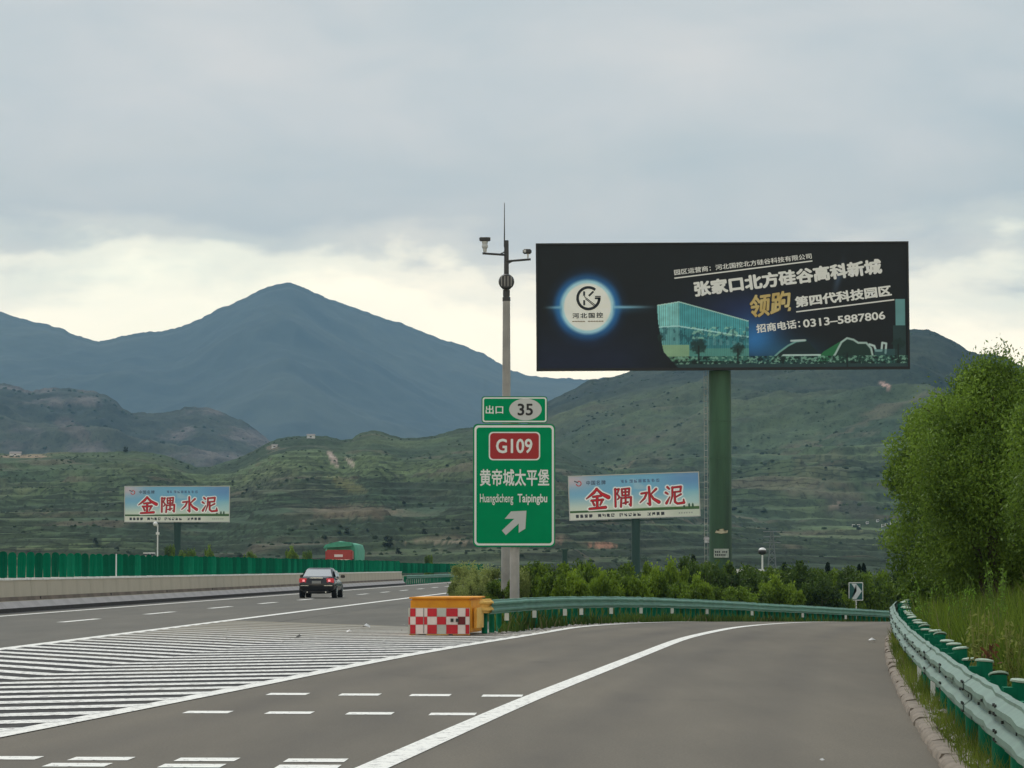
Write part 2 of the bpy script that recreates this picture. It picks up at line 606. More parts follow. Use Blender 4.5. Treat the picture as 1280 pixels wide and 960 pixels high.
# painted markings (each line 4 mm above its road, pieces are children of their road)
LW = .2
def line(name, f, wdt, y0, y1, step, dz, m, parent):
    return strip(name, lambda y: f(y) - wdt / 2, lambda y: f(y) + wdt / 2, y0, y1, step, dz, m, parent=parent)
line('edge_line', Rl, .31, 6, 420, 4, .012, P_white, main_road)
line('edge_line', Ll, .28, 60, 420, 4, .010, P_white, main_road)
line('edge_line', Gl, .26, 5, 185, 1, .012, P_white, ramp_road)
line('solid_line', Sl, .25, 6, 185, 1, .009, P_white, ramp_road)
dash = MB()
dash.add([(-.13, -3, 0), (.13, -3, 0), (.13, 3, 0), (-.13, 3, 0)], [(0, 1, 2, 3)])
dash_me = dash.mesh('lane_dash', P_white)
for k in range(-5, 20):
    yc = 92.3 + 15 * k
    if yc < 8: continue
    link('lane_dash', dash_me, main_road, (float(Dl(yc)), yc, .009), (0, 0, -math.atan(.043)))
# transverse slow-down dashes in the left lane of the ramp
rd = MB()
rd.add([(-.235, -.14, 0), (.235, -.14, 0), (.235, .14, 0), (-.235, .14, 0)], [(0, 1, 2, 3)])
rd_me = rd.mesh('rumble_dash', P_white)
def gnd(px, py, z=0.0):
    """point on the plane at height z seen at a photo pixel"""
    d = Vector(((px - 640) / F, 1.0, -(py - 480) / F))
    d = Matrix.Rotation(PITCH, 3, 'X') @ d
    t = (z - EYE) / d.z
    return Vector((d.x * t, d.y * t, z))
rows = [([360, 450, 538, 628], 868.5, .62), ([260, 362, 462.5, 566], 892, .55), ([-98, 12, 127, 259, 395], 951.5, .45), ([-60, 97, 240, 385], 959.5, .45)]
for xs, py, dpt in rows:
    for i, px in enumerate(xs):
        p = gnd(px, py + (px - 400) * .008)
        link('rumble_dash', rd_me, ramp_road, (p.x, p.y, .0075), (0, 0, -.03), (1.0, dpt / .28, 1))
for base, n_ in ((20.2, 6), (16.0, 6)):
    for rr in range(2):
        for i in range(n_):
            x = float(Gl(base + rr * .9)) + .5 + i * .83
            if x < float(Sl(base)) - .4:
                link('rumble_dash', rd_me, ramp_road, (x, base + rr * .9, .0075), (0, 0, -.03))
# hatching: V stripes whose points face the traffic
AX = lambda y: -10.2 + .083 * y
def clip_poly(poly, f, sign):
    """keep the side sign*(x - f(y)) <= 0 of a polygon"""
    out_ = []
    for i in range(len(poly)):
        p, q = poly[i], poly[(i + 1) % len(poly)]
        dp, dq = sign * (p[0] - float(f(p[1]))), sign * (q[0] - float(f(q[1])))
        if dp <= 0: out_.append(p)
        if (dp <= 0) != (dq <= 0):
            t = dp / (dp - dq)
            out_.append((p[0] + (q[0] - p[0]) * t, p[1] + (q[1] - p[1]) * t))
    return out_
GlC = lambda y: float(Gl(y)) - .05
RlC = lambda y: float(Rl(y)) + .06
endl = lambda y: -7.9 + (91.5 - y) * .59
for k in range(-16, 40):
    ya = 44.0 + 1.745 * k
    xa = AX(ya)
    for side in (0, 1):
        if side:   # right arm: 30 degrees beyond square
            dx, dy, wdt = .863, .506, .66
        else:
            dx, dy, wdt = -.53, .848, .47
        # stripe edges start on the axis
        hw = wdt / 2 / abs(-dy * .083 + dx * 1.0) * 1.0
        L = 18
        p0 = (AX(ya - hw), ya - hw)
        p1 = (AX(ya + hw), ya + hw)
        poly = [p0, (p0[0] + dx * L, p0[1] + dy * L), (p1[0] + dx * L, p1[1] + dy * L), p1]
        poly = clip_poly(poly, GlC, 1) if side else clip_poly(poly, RlC, -1)
        if len(poly) > 2 and max(p[1] for p in poly) > 68:
            poly = clip_poly(poly, endl, 1)
        if len(poly) > 2:
            ys_ = [p[1] for p in poly]
            if max(ys_) < 10 or min(ys_) > 90: continue
            mb = MB()
            if not side: poly = poly[::-1]
            mb.add([(p[0], p[1], .0135) for p in poly], [tuple(range(len(poly)))])
            mb.obj('hatch_stripe', P_hatch, gore)

# kerb along the right edge: rounded concrete stones
conc = mat('kerb_concrete', (.13, .108, .085), .95, noise=.35, scale=2.2, color2=(.30, .255, .205), bump=1.0, bscale=22)
kerb = thing('kerb', 'low rounded concrete kerb along the right edge of the exit ramp', 'kerb', (float(Kl(12)), 12, 0))
kerb['kind'] = 'structure'
prof = [(0, -.1), (.0, .045), (.02, .075), (.06, .092), (.13, .092), (.17, .07), (.18, -.1)]
kms = []
for v in range(4):
    mb = MB()
    q = [(a + rng.uniform(-.008, .008), b + rng.uniform(-.01, .01)) for a, b in prof]
    rk_ = random.Random(40 + v)
    rings_ = []
    for j_ in range(9):
        yy_ = -.995 + 1.99 * j_ / 8
        rings_.append([(a_ + rk_.uniform(-.007, .007), yy_, b_ + (rk_.uniform(-.009, .006) if b_ > 0 else 0)) for a_, b_ in q])
    k7 = len(q)
    mb.add([p_ for r_ in rings_ for p_ in r_], [(i_ * k7 + j_, i_ * k7 + (j_ + 1) % k7, (i_ + 1) * k7 + (j_ + 1) % k7, (i_ + 1) * k7 + j_) for i_ in range(8) for j_ in range(k7)] + [tuple(range(k7)), tuple(8 * k7 + j_ for j_ in range(k7))[::-1]])
    kms.append(mb.mesh('kerb_stone', conc, smooth=True))
y = 12.0
k = 0
while y < 100:
    x = float(Kl(y))
    a = math.atan2(float(Kl(y + .5)) - float(Kl(y - .5)), 1)
    o = link('kerb_stone', kms[k % 4], kerb, (x - kerb.location.x + rng.uniform(-.004, .004), y - 12, Hf(x, y) + rng.uniform(-.004, .004)), (rng.uniform(-.006, .006), 0, -a + rng.uniform(-.008, .008)))
    y += 2.0
    k += 1
    if k % 4 == 2: y += .05

# ---------------------------------------------------------------- concrete barrier, glare screen
wallc = mat('barrier_concrete', (.42, .38, .29), .9, noise=.4, scale=.7, color2=(.56, .50, .40), bump=.3, bscale=20, stretch=(1, 1, .35))
capc = mat('barrier_cap', (.85, .85, .80), .7, noise=.15, scale=3)
toec = mat('barrier_toe', (.50, .47, .46), .9, noise=.25, scale=.8)
greenP = mat('screen_green', (.001, .155, .078), .7, noise=.22, scale=1.5, spec=.06)
ang_b = -math.atan(.043)
bar = thing('concrete_barrier', 'long concrete median barrier with pale cap beside the expressway', 'barrier', (float(Bl(90)), 90, 0))
SEG = 3.0
seg_w = MB().prism([(0, 0), (0, .10), (-.03, .115), (-.30, .40), (-.36, 1.06), (-.80, 1.06), (-.86, .4), (-1.1, .1), (-1.1, 0)], .012, SEG - .012, 'y')
seg_wm = seg_w.mesh('barrier_segment', wallc)
seg_t = MB().prism([(.03, -.02), (.03, .11), (-.02, .14), (-.24, .345), (-.27, .345), (-.03, .08), (-.03, -.02)], .006, SEG - .006, 'y').mesh('toe', toec)
seg_c = MB().prism([(-.325, 1.06), (-.325, 1.13), (-.85, 1.13), (-.85, 1.06)], .004, SEG - .004, 'y').mesh('cap', capc)
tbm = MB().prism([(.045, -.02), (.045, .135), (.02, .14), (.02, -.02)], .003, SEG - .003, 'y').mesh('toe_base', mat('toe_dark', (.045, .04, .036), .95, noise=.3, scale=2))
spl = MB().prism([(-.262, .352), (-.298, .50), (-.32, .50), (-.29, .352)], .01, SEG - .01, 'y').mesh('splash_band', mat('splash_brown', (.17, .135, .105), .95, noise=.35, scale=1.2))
drain = MB().box(-.33, -.27, 1.4, 1.56, .36, .48).mesh('drain_hole', mat('drain_black', (.01, .01, .01), .9))
k = 0
y = 78.0
while y < 282:
    sgo = link('barrier_segment', seg_wm, bar, (float(Bl(y)) - bar.location.x, y - 90, 0), (0, 0, ang_b))
    link('toe', seg_t, sgo)
    link('cap', seg_c, sgo)
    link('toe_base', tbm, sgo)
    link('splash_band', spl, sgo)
    if k % 5 == 2: link('drain_hole', drain, sgo)
    y += SEG
    k += 1
YB = y
scr = thing('glare_screen', 'row of tall green anti-glare blades standing on the median barrier', 'glare screen', (float(Bl(90)) - .6, 90, 1.13))
pan = MB()
poly = [(-.135, 0), (-.15, .60), (-.146, .77), (-.12, .85), (-.065, .89), (0, .90), (.065, .89), (.12, .85), (.146, .77), (.15, .60), (.135, 0)]
kk = len(poly)
vs_, fs_ = [], []
for j, (px_, pz_) in enumerate(poly):
    bow = .03 * (1 - (px_ / .155) ** 2)
    vs_ += [(px_, -bow - .008, pz_), (px_, -bow + .008, pz_)]
fs_ = [tuple(2 * j for j in range(kk)), tuple(2 * j + 1 for j in range(kk))[::-1]] + [(2 * j, 2 * ((j + 1) % kk), 2 * ((j + 1) % kk) + 1, 2 * j + 1) for j in range(kk)]
pan.add(vs_, fs_)
pan.box(-.012, .012, -.045, -.03, .0, .84)
pan.box(-.05, .05, -.06, .05, -.01, .02)
pms = [pan.mesh('blade', greenP), pan.mesh('blade', mat('screen_green_dark', (.002, .11, .058), .7, noise=.25, scale=1.5, spec=.06)), pan.mesh('blade', mat('screen_green_pale', (.006, .19, .10), .7, noise=.25, scale=1.5, spec=.06))]
y = 80.0
k = 0
while y < 420:
    x = float(Bl(y)) - .6
    z = 0 if y < YB else -.15
    o = link('blade', pms[rng.choice((0, 0, 1, 1, 2))], scr, (x - scr.location.x, y - 90, z + rng.uniform(-.02, .02)), (rng.uniform(-.03, .03), rng.uniform(-.035, .035), ang_b + .15 + rng.uniform(-.3, .3)))
    y += 1.6
    k += 1
mb = MB()
mb.tube([(0, 0, 0), (0, 0, .85)], .025, 6)
mb.box(-.02, .02, -.02, .02, .84, .9)
setp(mb.obj('white_pole', mat('white_paint', (.8, .8, .78), .5), loc=(float(Bl(132)) - .33, 132, 1.132)), 'thin white rod standing on the barrier cap in front of the green blades', 'pole')

# ---------------------------------------------------------------- guardrails
beam_c = mat('rail_beam_paint', (.125, .215, .165), .5, noise=.2, scale=2.5, metal=.0, bump=.15, bscale=6)
beam_c2 = mat('rail_beam_paint_far', (.075, .24, .165), .45, noise=.2, scale=2.0)
post_c = mat('post_green', (.002, .17, .085), .6, noise=.25, scale=4, spec=.15)
cap_c = mat('post_cap_paint', S(165, 185, 165, .9)[:3], .55, noise=.2, scale=9)
bolt_c = mat('bolt_dark', (.03, .035, .03), .6)
refl_c = mat('reflector_white', (.85, .85, .78), .4, emit=(.9, .9, .8, .0))
WP = [(.0, 0.0), (.0, .025), (.055, .062), (.055, .098), (.0, .140), (.0, .172), (.055, .214), (.055, .250), (.0, .287), (.0, .308), (-.03, .316)]
def beam_mesh(name, P0, P1, m, side, seed, zt=.75, bumpy=.02):
    """W-beam between two plan points, corrugated; side=+1 bulges to +X"""
    r_ = random.Random(seed)
    mb = MB()
    n_ = 9
    vs, fs = [], []
    d = Vector((P1[0] - P0[0], P1[1] - P0[1], 0))
    nrm = Vector((d.y, -d.x, 0)).normalized() * side
    kk = len(WP)
    dz_ = [r_.uniform(-bumpy, bumpy) * math.sin(PI * _ / (n_ - 1)) for _ in range(n_)]
    dx_ = [r_.uniform(-bumpy, bumpy) * math.sin(PI * _ / (n_ - 1)) for _ in range(n_)]
    for i in range(n_):
        t = i / (n_ - 1)
        for thick in (0, .006):
            for (b_, z_) in WP:
                p = Vector(P0[:2] + (0,)) + d * t + nrm * (b_ + dx_[i] * .7 + thick)
                vs.append((p.x, p.y, P0[2] + (P1[2] - P0[2]) * t + zt - .312 + z_ + dz_[i]))
    for i in range(n_ - 1):
        a, b = i * 2 * kk, (i + 1) * 2 * kk
        for j in range(kk - 1):
            fs.append((a + j, a + j + 1, b + j + 1, b + j))
            fs.append((a + kk + j, b + kk + j, b + kk + j + 1, a + kk + j + 1))
        fs.append((a, b, b + kk, a + kk))
        fs.append((a + kk - 1, a + 2 * kk - 1, b + 2 * kk - 1, b + kk - 1))
    mb.add(vs, fs)
    me = mb.mesh(name, m, smooth=False)
    return me
def post_mesh(h=.86, r=.062):
    return MB().tube([(0, 0, -.3), (0, 0, h)], r, 12).mesh('post', post_c, smooth=True)
def cap_mesh(r=.073):
    mb = MB()
    mb.tube([(0, 0, -.012), (0, 0, .0), (0, 0, .006), (0, 0, .012)], [r, r, r * .85, r * .35], 14)
    return mb.mesh('cap', cap_c, smooth=True)
pm, cm = post_mesh(.76), cap_mesh()
pm2 = post_mesh(.70, .065)
bm_ = MB().tube([(0, 0, 0), (-.014, 0, 0)], .011, 6).mesh('bolt', bolt_c)
brk = MB().box(-.04, .12, -.05, .05, .46, .72).mesh('block', post_c)
rfl = MB().prism([(-.05, 0), (.05, 0), (.05, .16), (.035, .175), (-.035, .175), (-.05, .16)], -.01, .01, 'y').mesh('reflector', refl_c)

def guardrail(label, f, y0, y1, dpost, side, off_post, bm, secs, zt=.75, reflectors=(), caps=True, bolts=False, bumpy=.015, seed0=0):
    """side: direction (+1/-1 in X) in which the traffic face bulges; posts stand on the other side"""
    x0 = float(f(y0))
    root = thing('guardrail', label, 'guardrail', (x0, y0, Hf(x0, y0)))
    L0 = root.location
    y, k = y0, 0
    while y < y1 - .1:
        ye = min(y + secs, y1)
        xa, xb = float(f(y)), float(f(ye + .06))
        jo = side * .007 * (k % 2)
        xa, xb = xa + jo, xb + jo
        me = beam_mesh('beam', (xa - L0.x, y - L0.y, Hf(xa, y) - L0.z), (xb - L0.x, ye + .06 - L0.y, Hf(xb, ye) - L0.z), bm, side, 100 + k + seed0, zt, bumpy)
        bo = link('beam', me, root)
        if bolts and y < 70:
            for dz_b in (.06, .11, .21, .26):
                for dy_b in (.05, .22):
                    link('bolt', bm_, bo, (float(f(y + dy_b)) + side * .06 - L0.x, y + dy_b - L0.y, Hf(xa, y) - L0.z + zt - .312 + dz_b), (0, 0, 0 if side < 0 else PI))
        if bolts:
            for t in np.arange(.25, secs, 1.33 if y < 60 else 2.0):
                yy = y + t
                xx = float(f(yy))
                link('bolt', bm_, bo, (xx - L0.x + side * .008, yy - L0.y, Hf(xx, yy) - L0.z + zt - .156), (0, 0, 0 if side < 0 else PI))
                if rng.random() < .35:
                    link('bolt', bm_, bo, (xx - L0.x + side * .058, yy - L0.y, Hf(xx, yy) - L0.z + zt - .08), (0, 0, 0 if side < 0 else PI))
        y = ye
        k += 1
    y, k = y0 + .3, 0
    while y < y1:
        x = float(f(y)) - side * off_post
        hh = rng.uniform(-.03, .03)
        po = link('post', pm if caps else pm2, root, (x - L0.x, y - L0.y, Hf(x, y) - L0.z + hh), (rng.uniform(-.03, .03), rng.uniform(-.03, .03), 0))
        if caps:
            big = rng.random() < .22
            link('cap', cm, po, (0, 0, .765), (rng.uniform(-.05, .05) - (.35 if big else .0), rng.uniform(-.12, .12), 0), (1.0, 1.0, 1))
        link('block', brk, po, (0, 0, 0), (0, 0, 0 if side > 0 else PI))
        y += dpost * rng.uniform(.93, 1.07)
        k += 1
    for yr in reflectors:
        x = float(f(yr)) + side * .02
        link('reflector', rfl, root, (x - L0.x, yr - L0.y, Hf(x, yr) - L0.z + .27), (0, 0, -.15))
    return root
gr_far = guardrail('green guardrail curving round the far side of the exit ramp from the yellow crash cushion', Fr, 73.6, 186, 1.1, 1, .16, beam_c2, 4.0, zt=.76,
                   reflectors=[76, 80.3, 85.2, 88, 93.5, 99.5, 106.5, 114.5, 125.5, 136.5, 145.5], caps=False, bumpy=.012)
gr_near = guardrail('pale green steel guardrail with capped posts along the near right edge of the ramp', lambda y: RRl(y), 11, 99, 1.95, -1, .22, beam_c, 4.0, zt=.75, bolts=True, bumpy=.012, seed0=50)
def Ml(y): return Bl(y) + .25 + .35 * sstep(300, 287, np.asarray(y, float)) * 0 + 0
gr_med = guardrail('distant green median guardrail continuing where the concrete barrier ends', lambda y: Bl(y) - .1 + .3 * float(sstep(284, 310, y)), 284, 420, 2.0, 1, .2, beam_c2, 4.0, zt=.8, caps=False)
gr_side = guardrail('guardrail mostly hidden in the shrubs beside the right edge of the expressway', lambda y: Rl(y) + 1.9, 175, 300, 4.0, -1, .2, beam_c2, 4.0, zt=.75, caps=False)

# ---------------------------------------------------------------- flat print helpers
def text_mesh(body, m, w_, h_, bold=0.0, shear=0.0, name='lettering', spacing=1.0, res=3):
    cu = bpy.data.curves.new('t', 'FONT')
    cu.body = body
    cu.size = 1
    cu.shear = shear
    cu.space_character = spacing
    cu.resolution_u = res
    ob = bpy.data.objects.new('t', cu)
    COL.objects.link(ob)
    dg = bpy.context.evaluated_depsgraph_get()
    me = bpy.data.meshes.new_from_object(ob.evaluated_get(dg))
    bpy.data.objects.remove(ob)
    bpy.data.curves.remove(cu)
    nv = len(me.vertices)
    co = np.empty(nv * 3)
    me.vertices.foreach_get('co', co)
    co = co.reshape(-1, 3)
    mn, mx = co.min(0), co.max(0)
    co = co.copy()
    bw = bold * (mx[1] - mn[1])
    mn = mn - bw; mx = mx + bw
    co2 = np.zeros_like(co)
    co2[:, 0] = (co[:, 0] - mn[0]) / (mx[0] - mn[0]) * w_
    co2[:, 2] = (co[:, 1] - mn[1]) / (mx[1] - mn[1]) * h_
    nf = len(me.polygons)
    lt = np.empty(nf, dtype=np.int32); me.polygons.foreach_get('loop_total', lt)
    vi = np.empty(len(me.loops), dtype=np.int32); me.loops.foreach_get('vertex_index', vi)
    me2 = bpy.data.meshes.new(name)
    offs = [(0, 0)] if bold <= 0 else [(bold * math.cos(a), bold * math.sin(a)) for a in np.arange(0, 2 * PI - .01, PI / 3)]
    s_x = w_ / (mx[0] - mn[0]) * (mx[1] - mn[1]); s_z = h_
    V = np.concatenate([co2 + np.array([a * s_x, -.0004 * i, b * s_z]) for i, (a, b) in enumerate(offs)])
    me2.vertices.add(len(V)); me2.vertices.foreach_set('co', V.astype(np.float32).ravel())
    VI = np.concatenate([vi + nv * i for i in range(len(offs))])
    LT = np.tile(lt, len(offs))
    me2.loops.add(len(VI)); me2.polygons.add(len(LT))
    me2.loops.foreach_set('vertex_index', VI)
    me2.polygons.foreach_set('loop_start', np.concatenate([[0], np.cumsum(LT)[:-1]]).astype(np.int32))
    me2.polygons.foreach_set('loop_total', LT)
    me2.update(calc_edges=True)
    bpy.data.meshes.remove(me)
    me = me2
    me.materials.clear()
    me.materials.append(m)
    me.update()
    return me
def lettering(body, m, parent, loc, w_, h_, roll=0.0, bold=0.0, shear=0.0, spacing=1.0, name='lettering'):
    """text standing in the local XZ plane, lower-left corner at loc, rolled in that plane"""
    return link(name, text_mesh(body, m, w_, h_, bold, shear, spacing=spacing), parent, loc, (0, -roll, 0))
def rrect(x0, x1, z0, z1, r, n_=5):
    pts = []
    for cx, cz, a0 in ((x1 - r, z1 - r, 0), (x0 + r, z1 - r, PI / 2), (x0 + r, z0 + r, PI), (x1 - r, z0 + r, 1.5 * PI)):
        for i in range(n_ + 1):
            a = a0 + PI / 2 * i / n_
            pts.append((cx + r * math.cos(a), cz + r * math.sin(a)))
    return pts
def ringplate(outer, inner, ya, mb):
    k = len(outer)
    mb.add([(p[0], ya, p[1]) for p in outer] + [(p[0], ya, p[1]) for p in inner], [(i, (i + 1) % k, (i + 1) % k + k, i + k) for i in range(k)])
def stroke(pts, width, ya, mb):
    """flat ribbon in XZ"""
    for (a, b) in zip(pts[:-1], pts[1:]):
        d = Vector((b[0] - a[0], b[1] - a[1]))
        if d.length == 0: continue
        q = Vector((-d.y, d.x)).normalized() * width / 2
        e_ = d.normalized() * width * .12
        mb.add([(a[0] + q.x - e_.x, ya, a[1] + q.y - e_.y), (a[0] - q.x - e_.x, ya, a[1] - q.y - e_.y), (b[0] - q.x + e_.x, ya, b[1] - q.y + e_.y), (b[0] + q.x + e_.x, ya, b[1] + q.y + e_.y)], [(0, 1, 2, 3)])
galv = mat('galvanised', (.42, .42, .41), .55, metal=.3, noise=.15, scale=3)
sign_green = mat('sign_green', (.001, .30, .115), .7, noise=.06, scale=2, spec=.06)
sign_white = mat('sign_white', (.85, .87, .83), .45)
sign_grey = mat('sign_grey', (.60, .62, .60), .5)
sign_red = mat('sign_red', S(170, 22, 28)[:3], .45)
sign_black = mat('sign_black', (.01, .01, .012), .5)
sign_back = mat('sign_back', (.02, .06, .04), .6)

# ---------------------------------------------------------------- exit direction sign
YS = 96.0
k_ = YS / F
def up(py): return EYE + (HORY - py) * k_ / 1.0
sx = (642 - 640) * k_
sgn = thing('exit_sign', 'green exit 35 and G109 direction sign on a grey post in the shrubs', 'road sign', (sx, YS, Hf(sx, YS)))
zb = sgn.location.z
def sX(px): return (px - 642) * k_
def sZ(py): return up(py) - zb
MB().tube([(0.03, .12, -.3), (0.03, .12, sZ(497))], .14, 14).obj('post', mat('sign_post', (.42, .40, .37), .6, noise=.2, scale=2), sgn, smooth=True)
for py in (555, 600, 650):
    MB().box(sX(600), sX(686), .0, .05, sZ(py) - .04, sZ(py) + .04).obj('cross_bar', galv, sgn)
MB().prism(rrect(sX(591.3), sX(694), sZ(684), sZ(530), .14), -.05, 0, 'y').obj('main_panel', sign_back, sgn)
f1 = MB(); pl = rrect(sX(591.6), sX(693.7), sZ(683.6), sZ(530.4), .14); f1.add([(p[0], -.053, p[1]) for p in pl], [tuple(range(len(pl)))])
f1.obj('panel_face', sign_green, sgn)
b1 = MB(); ringplate(rrect(sX(593), sX(692.4), sZ(682), sZ(531.8), .125), rrect(sX(595.6), sX(689.8), sZ(679.4), sZ(534.6), .085), -.057, b1)
b1.obj('border', sign_white, sgn)
MB().prism(rrect(sX(602), sX(684.2), sZ(529), sZ(495.6), .08), -.05, 0, 'y').obj('top_panel', sign_back, sgn)
f2 = MB(); pl = rrect(sX(602.3), sX(684), sZ(528.8), sZ(495.9), .08); f2.add([(p[0], -.053, p[1]) for p in pl], [tuple(range(len(pl)))])
f2.obj('panel_face', sign_green, sgn)
b2 = MB(); ringplate(rrect(sX(603.2), sX(683.2), sZ(527.9), sZ(496.8), .07), rrect(sX(604.9), sX(681.5), sZ(526.2), sZ(498.5), .045), -.057, b2)
b2.obj('border', sign_white, sgn)
el = MB()
el.add([(sX(656.8) + 20.3 * k_ * math.cos(2 * PI * i / 40), -.057, sZ(512) + 13.6 * k_ * math.sin(2 * PI * i / 40)) for i in range(40)], [tuple(range(40))])
el.obj('oval', sign_grey, sgn)
def slet(t, m, x0, x1, ytop, ybot, bold=0.0, ya=-.061, **kw):
    return lettering(t, m, sgn, (sX(x0), ya, sZ(ybot)), (x1 - x0) * k_, (ybot - ytop) * k_, bold=bold, **kw)
slet('出口', sign_white, 607, 629, 507, 517.6, .02)
slet('35', sign_black, 647, 666.2, 504.6, 519.6, .03)
r1 = MB(); pl = rrect(sX(612.6), sX(673.6), sZ(574), sZ(541.6), .1); r1.add([(p[0], -.0585, p[1]) for p in pl], [tuple(range(len(pl)))])
r0 = MB(); pl = rrect(sX(611), sX(675.2), sZ(575.6), sZ(540.1), .12); r0.add([(p[0], -.0565, p[1]) for p in pl], [tuple(range(len(pl)))])
r0.obj('route_border', sign_white, sgn)
r1.obj('route_shield', sign_red, sgn)
slet('G109', sign_white, 620, 665.5, 548.6, 566.8, .03, ya=-.063)
slet('黄帝城太平堡', sign_white, 600, 686.5, 586.5, 607.8, .022)
slet('Huangdicheng', sign_white, 600, 641.5, 617.5, 631.5, .012)
slet('Taipingbu', sign_white, 647, 684, 617.5, 631.5, .025)
ar = MB()
apts = [(250, 800), (318, 736), (266, 736), (300, 696), (384, 692), (378, 790), (342, 812), (342, 762), (272, 825)]
ap = [(sX(570 + a / 4.364), sZ(480 + b / 4.364)) for a, b in apts]
def filled(poly, ya, mb):
    bm = bmesh.new()
    vs = [bm.verts.new((p[0], ya, p[1])) for p in poly]
    f = bm.faces.new(vs)
    bmesh.ops.triangulate(bm, faces=[f])
    bm.verts.index_update()
    mb.add([v.co[:] for v in bm.verts], [tuple(v.index for v in f.verts) for f in bm.faces])
    bm.free()
filled(ap, -.061, ar)
ar.obj('arrow', sign_grey, sgn)

# ---------------------------------------------------------------- camera mast
YM = 103.0
km = YM / F
mx_ = (633 - 640) * km
polec = mat('mast_grey', (.34, .33, .31), .6, noise=.25, scale=1.2)
mdark = mat('mast_dark', (.05, .05, .05), .6, noise=.2, scale=4)
mast = thing('camera_mast', 'tall grey mast with two traffic cameras, round loudspeaker and antenna behind the exit sign', 'camera mast', (mx_, YM, Hf(mx_, YM)))
mzb = mast.location.z
mZ = lambda py: EYE + (HORY - py) * km - mzb
mX = lambda px: (px - 633) * km
MB().tube([(0, 0, -.3), (0, 0, mZ(376))], [.17, .115], 14).obj('shaft', polec, mast, smooth=True)
MB().tube([(0, 0, mZ(376)), (0, 0, mZ(299.5))], [.085, .07], 12).obj('upper_shaft', mdark, mast, smooth=True)
mb = MB()
for pa, pb, r_ in ((376, 371, .125), (370, 362, .11), (361, 358, .13)):
    mb.tube([(0, 0, mZ(pa)), (0, 0, mZ(pb))], r_, 14)
mb.obj('collar', mdark, mast, smooth=True)
mb = MB()
mb.sphere((0, -.12, mZ(352)), .25, 16, 10)
mb.tube([(0, -.12, mZ(352)), (0, -.36, mZ(352))], [.24, .2], 16)
mb.obj('round_housing', mdark, mast, smooth=True)
for i in range(4):
    a = i * PI / 2 + PI / 4
    MB().box(-.012, .012, -.37, -.365, -.16, .16).obj('grille_bar', polec, mast, loc=(mX(633 + (i - 1.5) * 4), 0, mZ(352)))
MB().tube([(mX(630.5), 0, mZ(308)), (mX(630.5), 0, mZ(252))], [.022, .010], 6).obj('antenna', mdark, mast)
MB().tube([(0, -.05, mZ(318)), (mX(603), -.05, mZ(316))], .035, 8).obj('arm', mdark, mast)
MB().tube([(0, -.05, mZ(326)), (mX(663.5), -.05, mZ(323.5))], .035, 8).obj('arm', mdark, mast)
MB().tube([(mX(625), -.05, mZ(317)), (0, -.05, mZ(313))], .02, 6).obj('brace', mdark, mast)
MB().tube([(mX(642), -.05, mZ(325)), (0, -.05, mZ(330))], .02, 6).obj('brace', mdark, mast)
cw = mat('camera_white', (.55, .56, .55), .4)
c1 = MB(); c1.tube([(mX(606), -.05, mZ(314.5)), (mX(606), -.05, mZ(310))], [.05, .07], 10); c1.sphere((mX(606), -.05, mZ(307)), .10, 12, 8); c1.tube([(mX(606), -.05, mZ(306)), (mX(606), -.05, mZ(301))], [.075, .1], 10)
c1.obj('camera_head', cw, mast, smooth=True)
MB().box(mX(599), mX(613), -.16, .06, mZ(300.5), mZ(296)).obj('camera_hood', mdark, mast, bevel=.02)
MB().tube([(mX(610), -.05, mZ(300)), (mX(612.5), -.05, mZ(296))], .02, 6).obj('bracket', mdark, mast)
MB().box(mX(653.5), mX(664.5), -.2, .1, mZ(316.5), mZ(311)).obj('camera_hood', mdark, mast, bevel=.03)
MB().box(mX(654.5), mX(657.5), -.24, -.19, mZ(315.5), mZ(312)).obj('camera_lens', cw, mast)
MB().tube([(mX(660), -.05, mZ(322)), (mX(660), -.05, mZ(316))], .025, 8).obj('bracket', cw, mast)

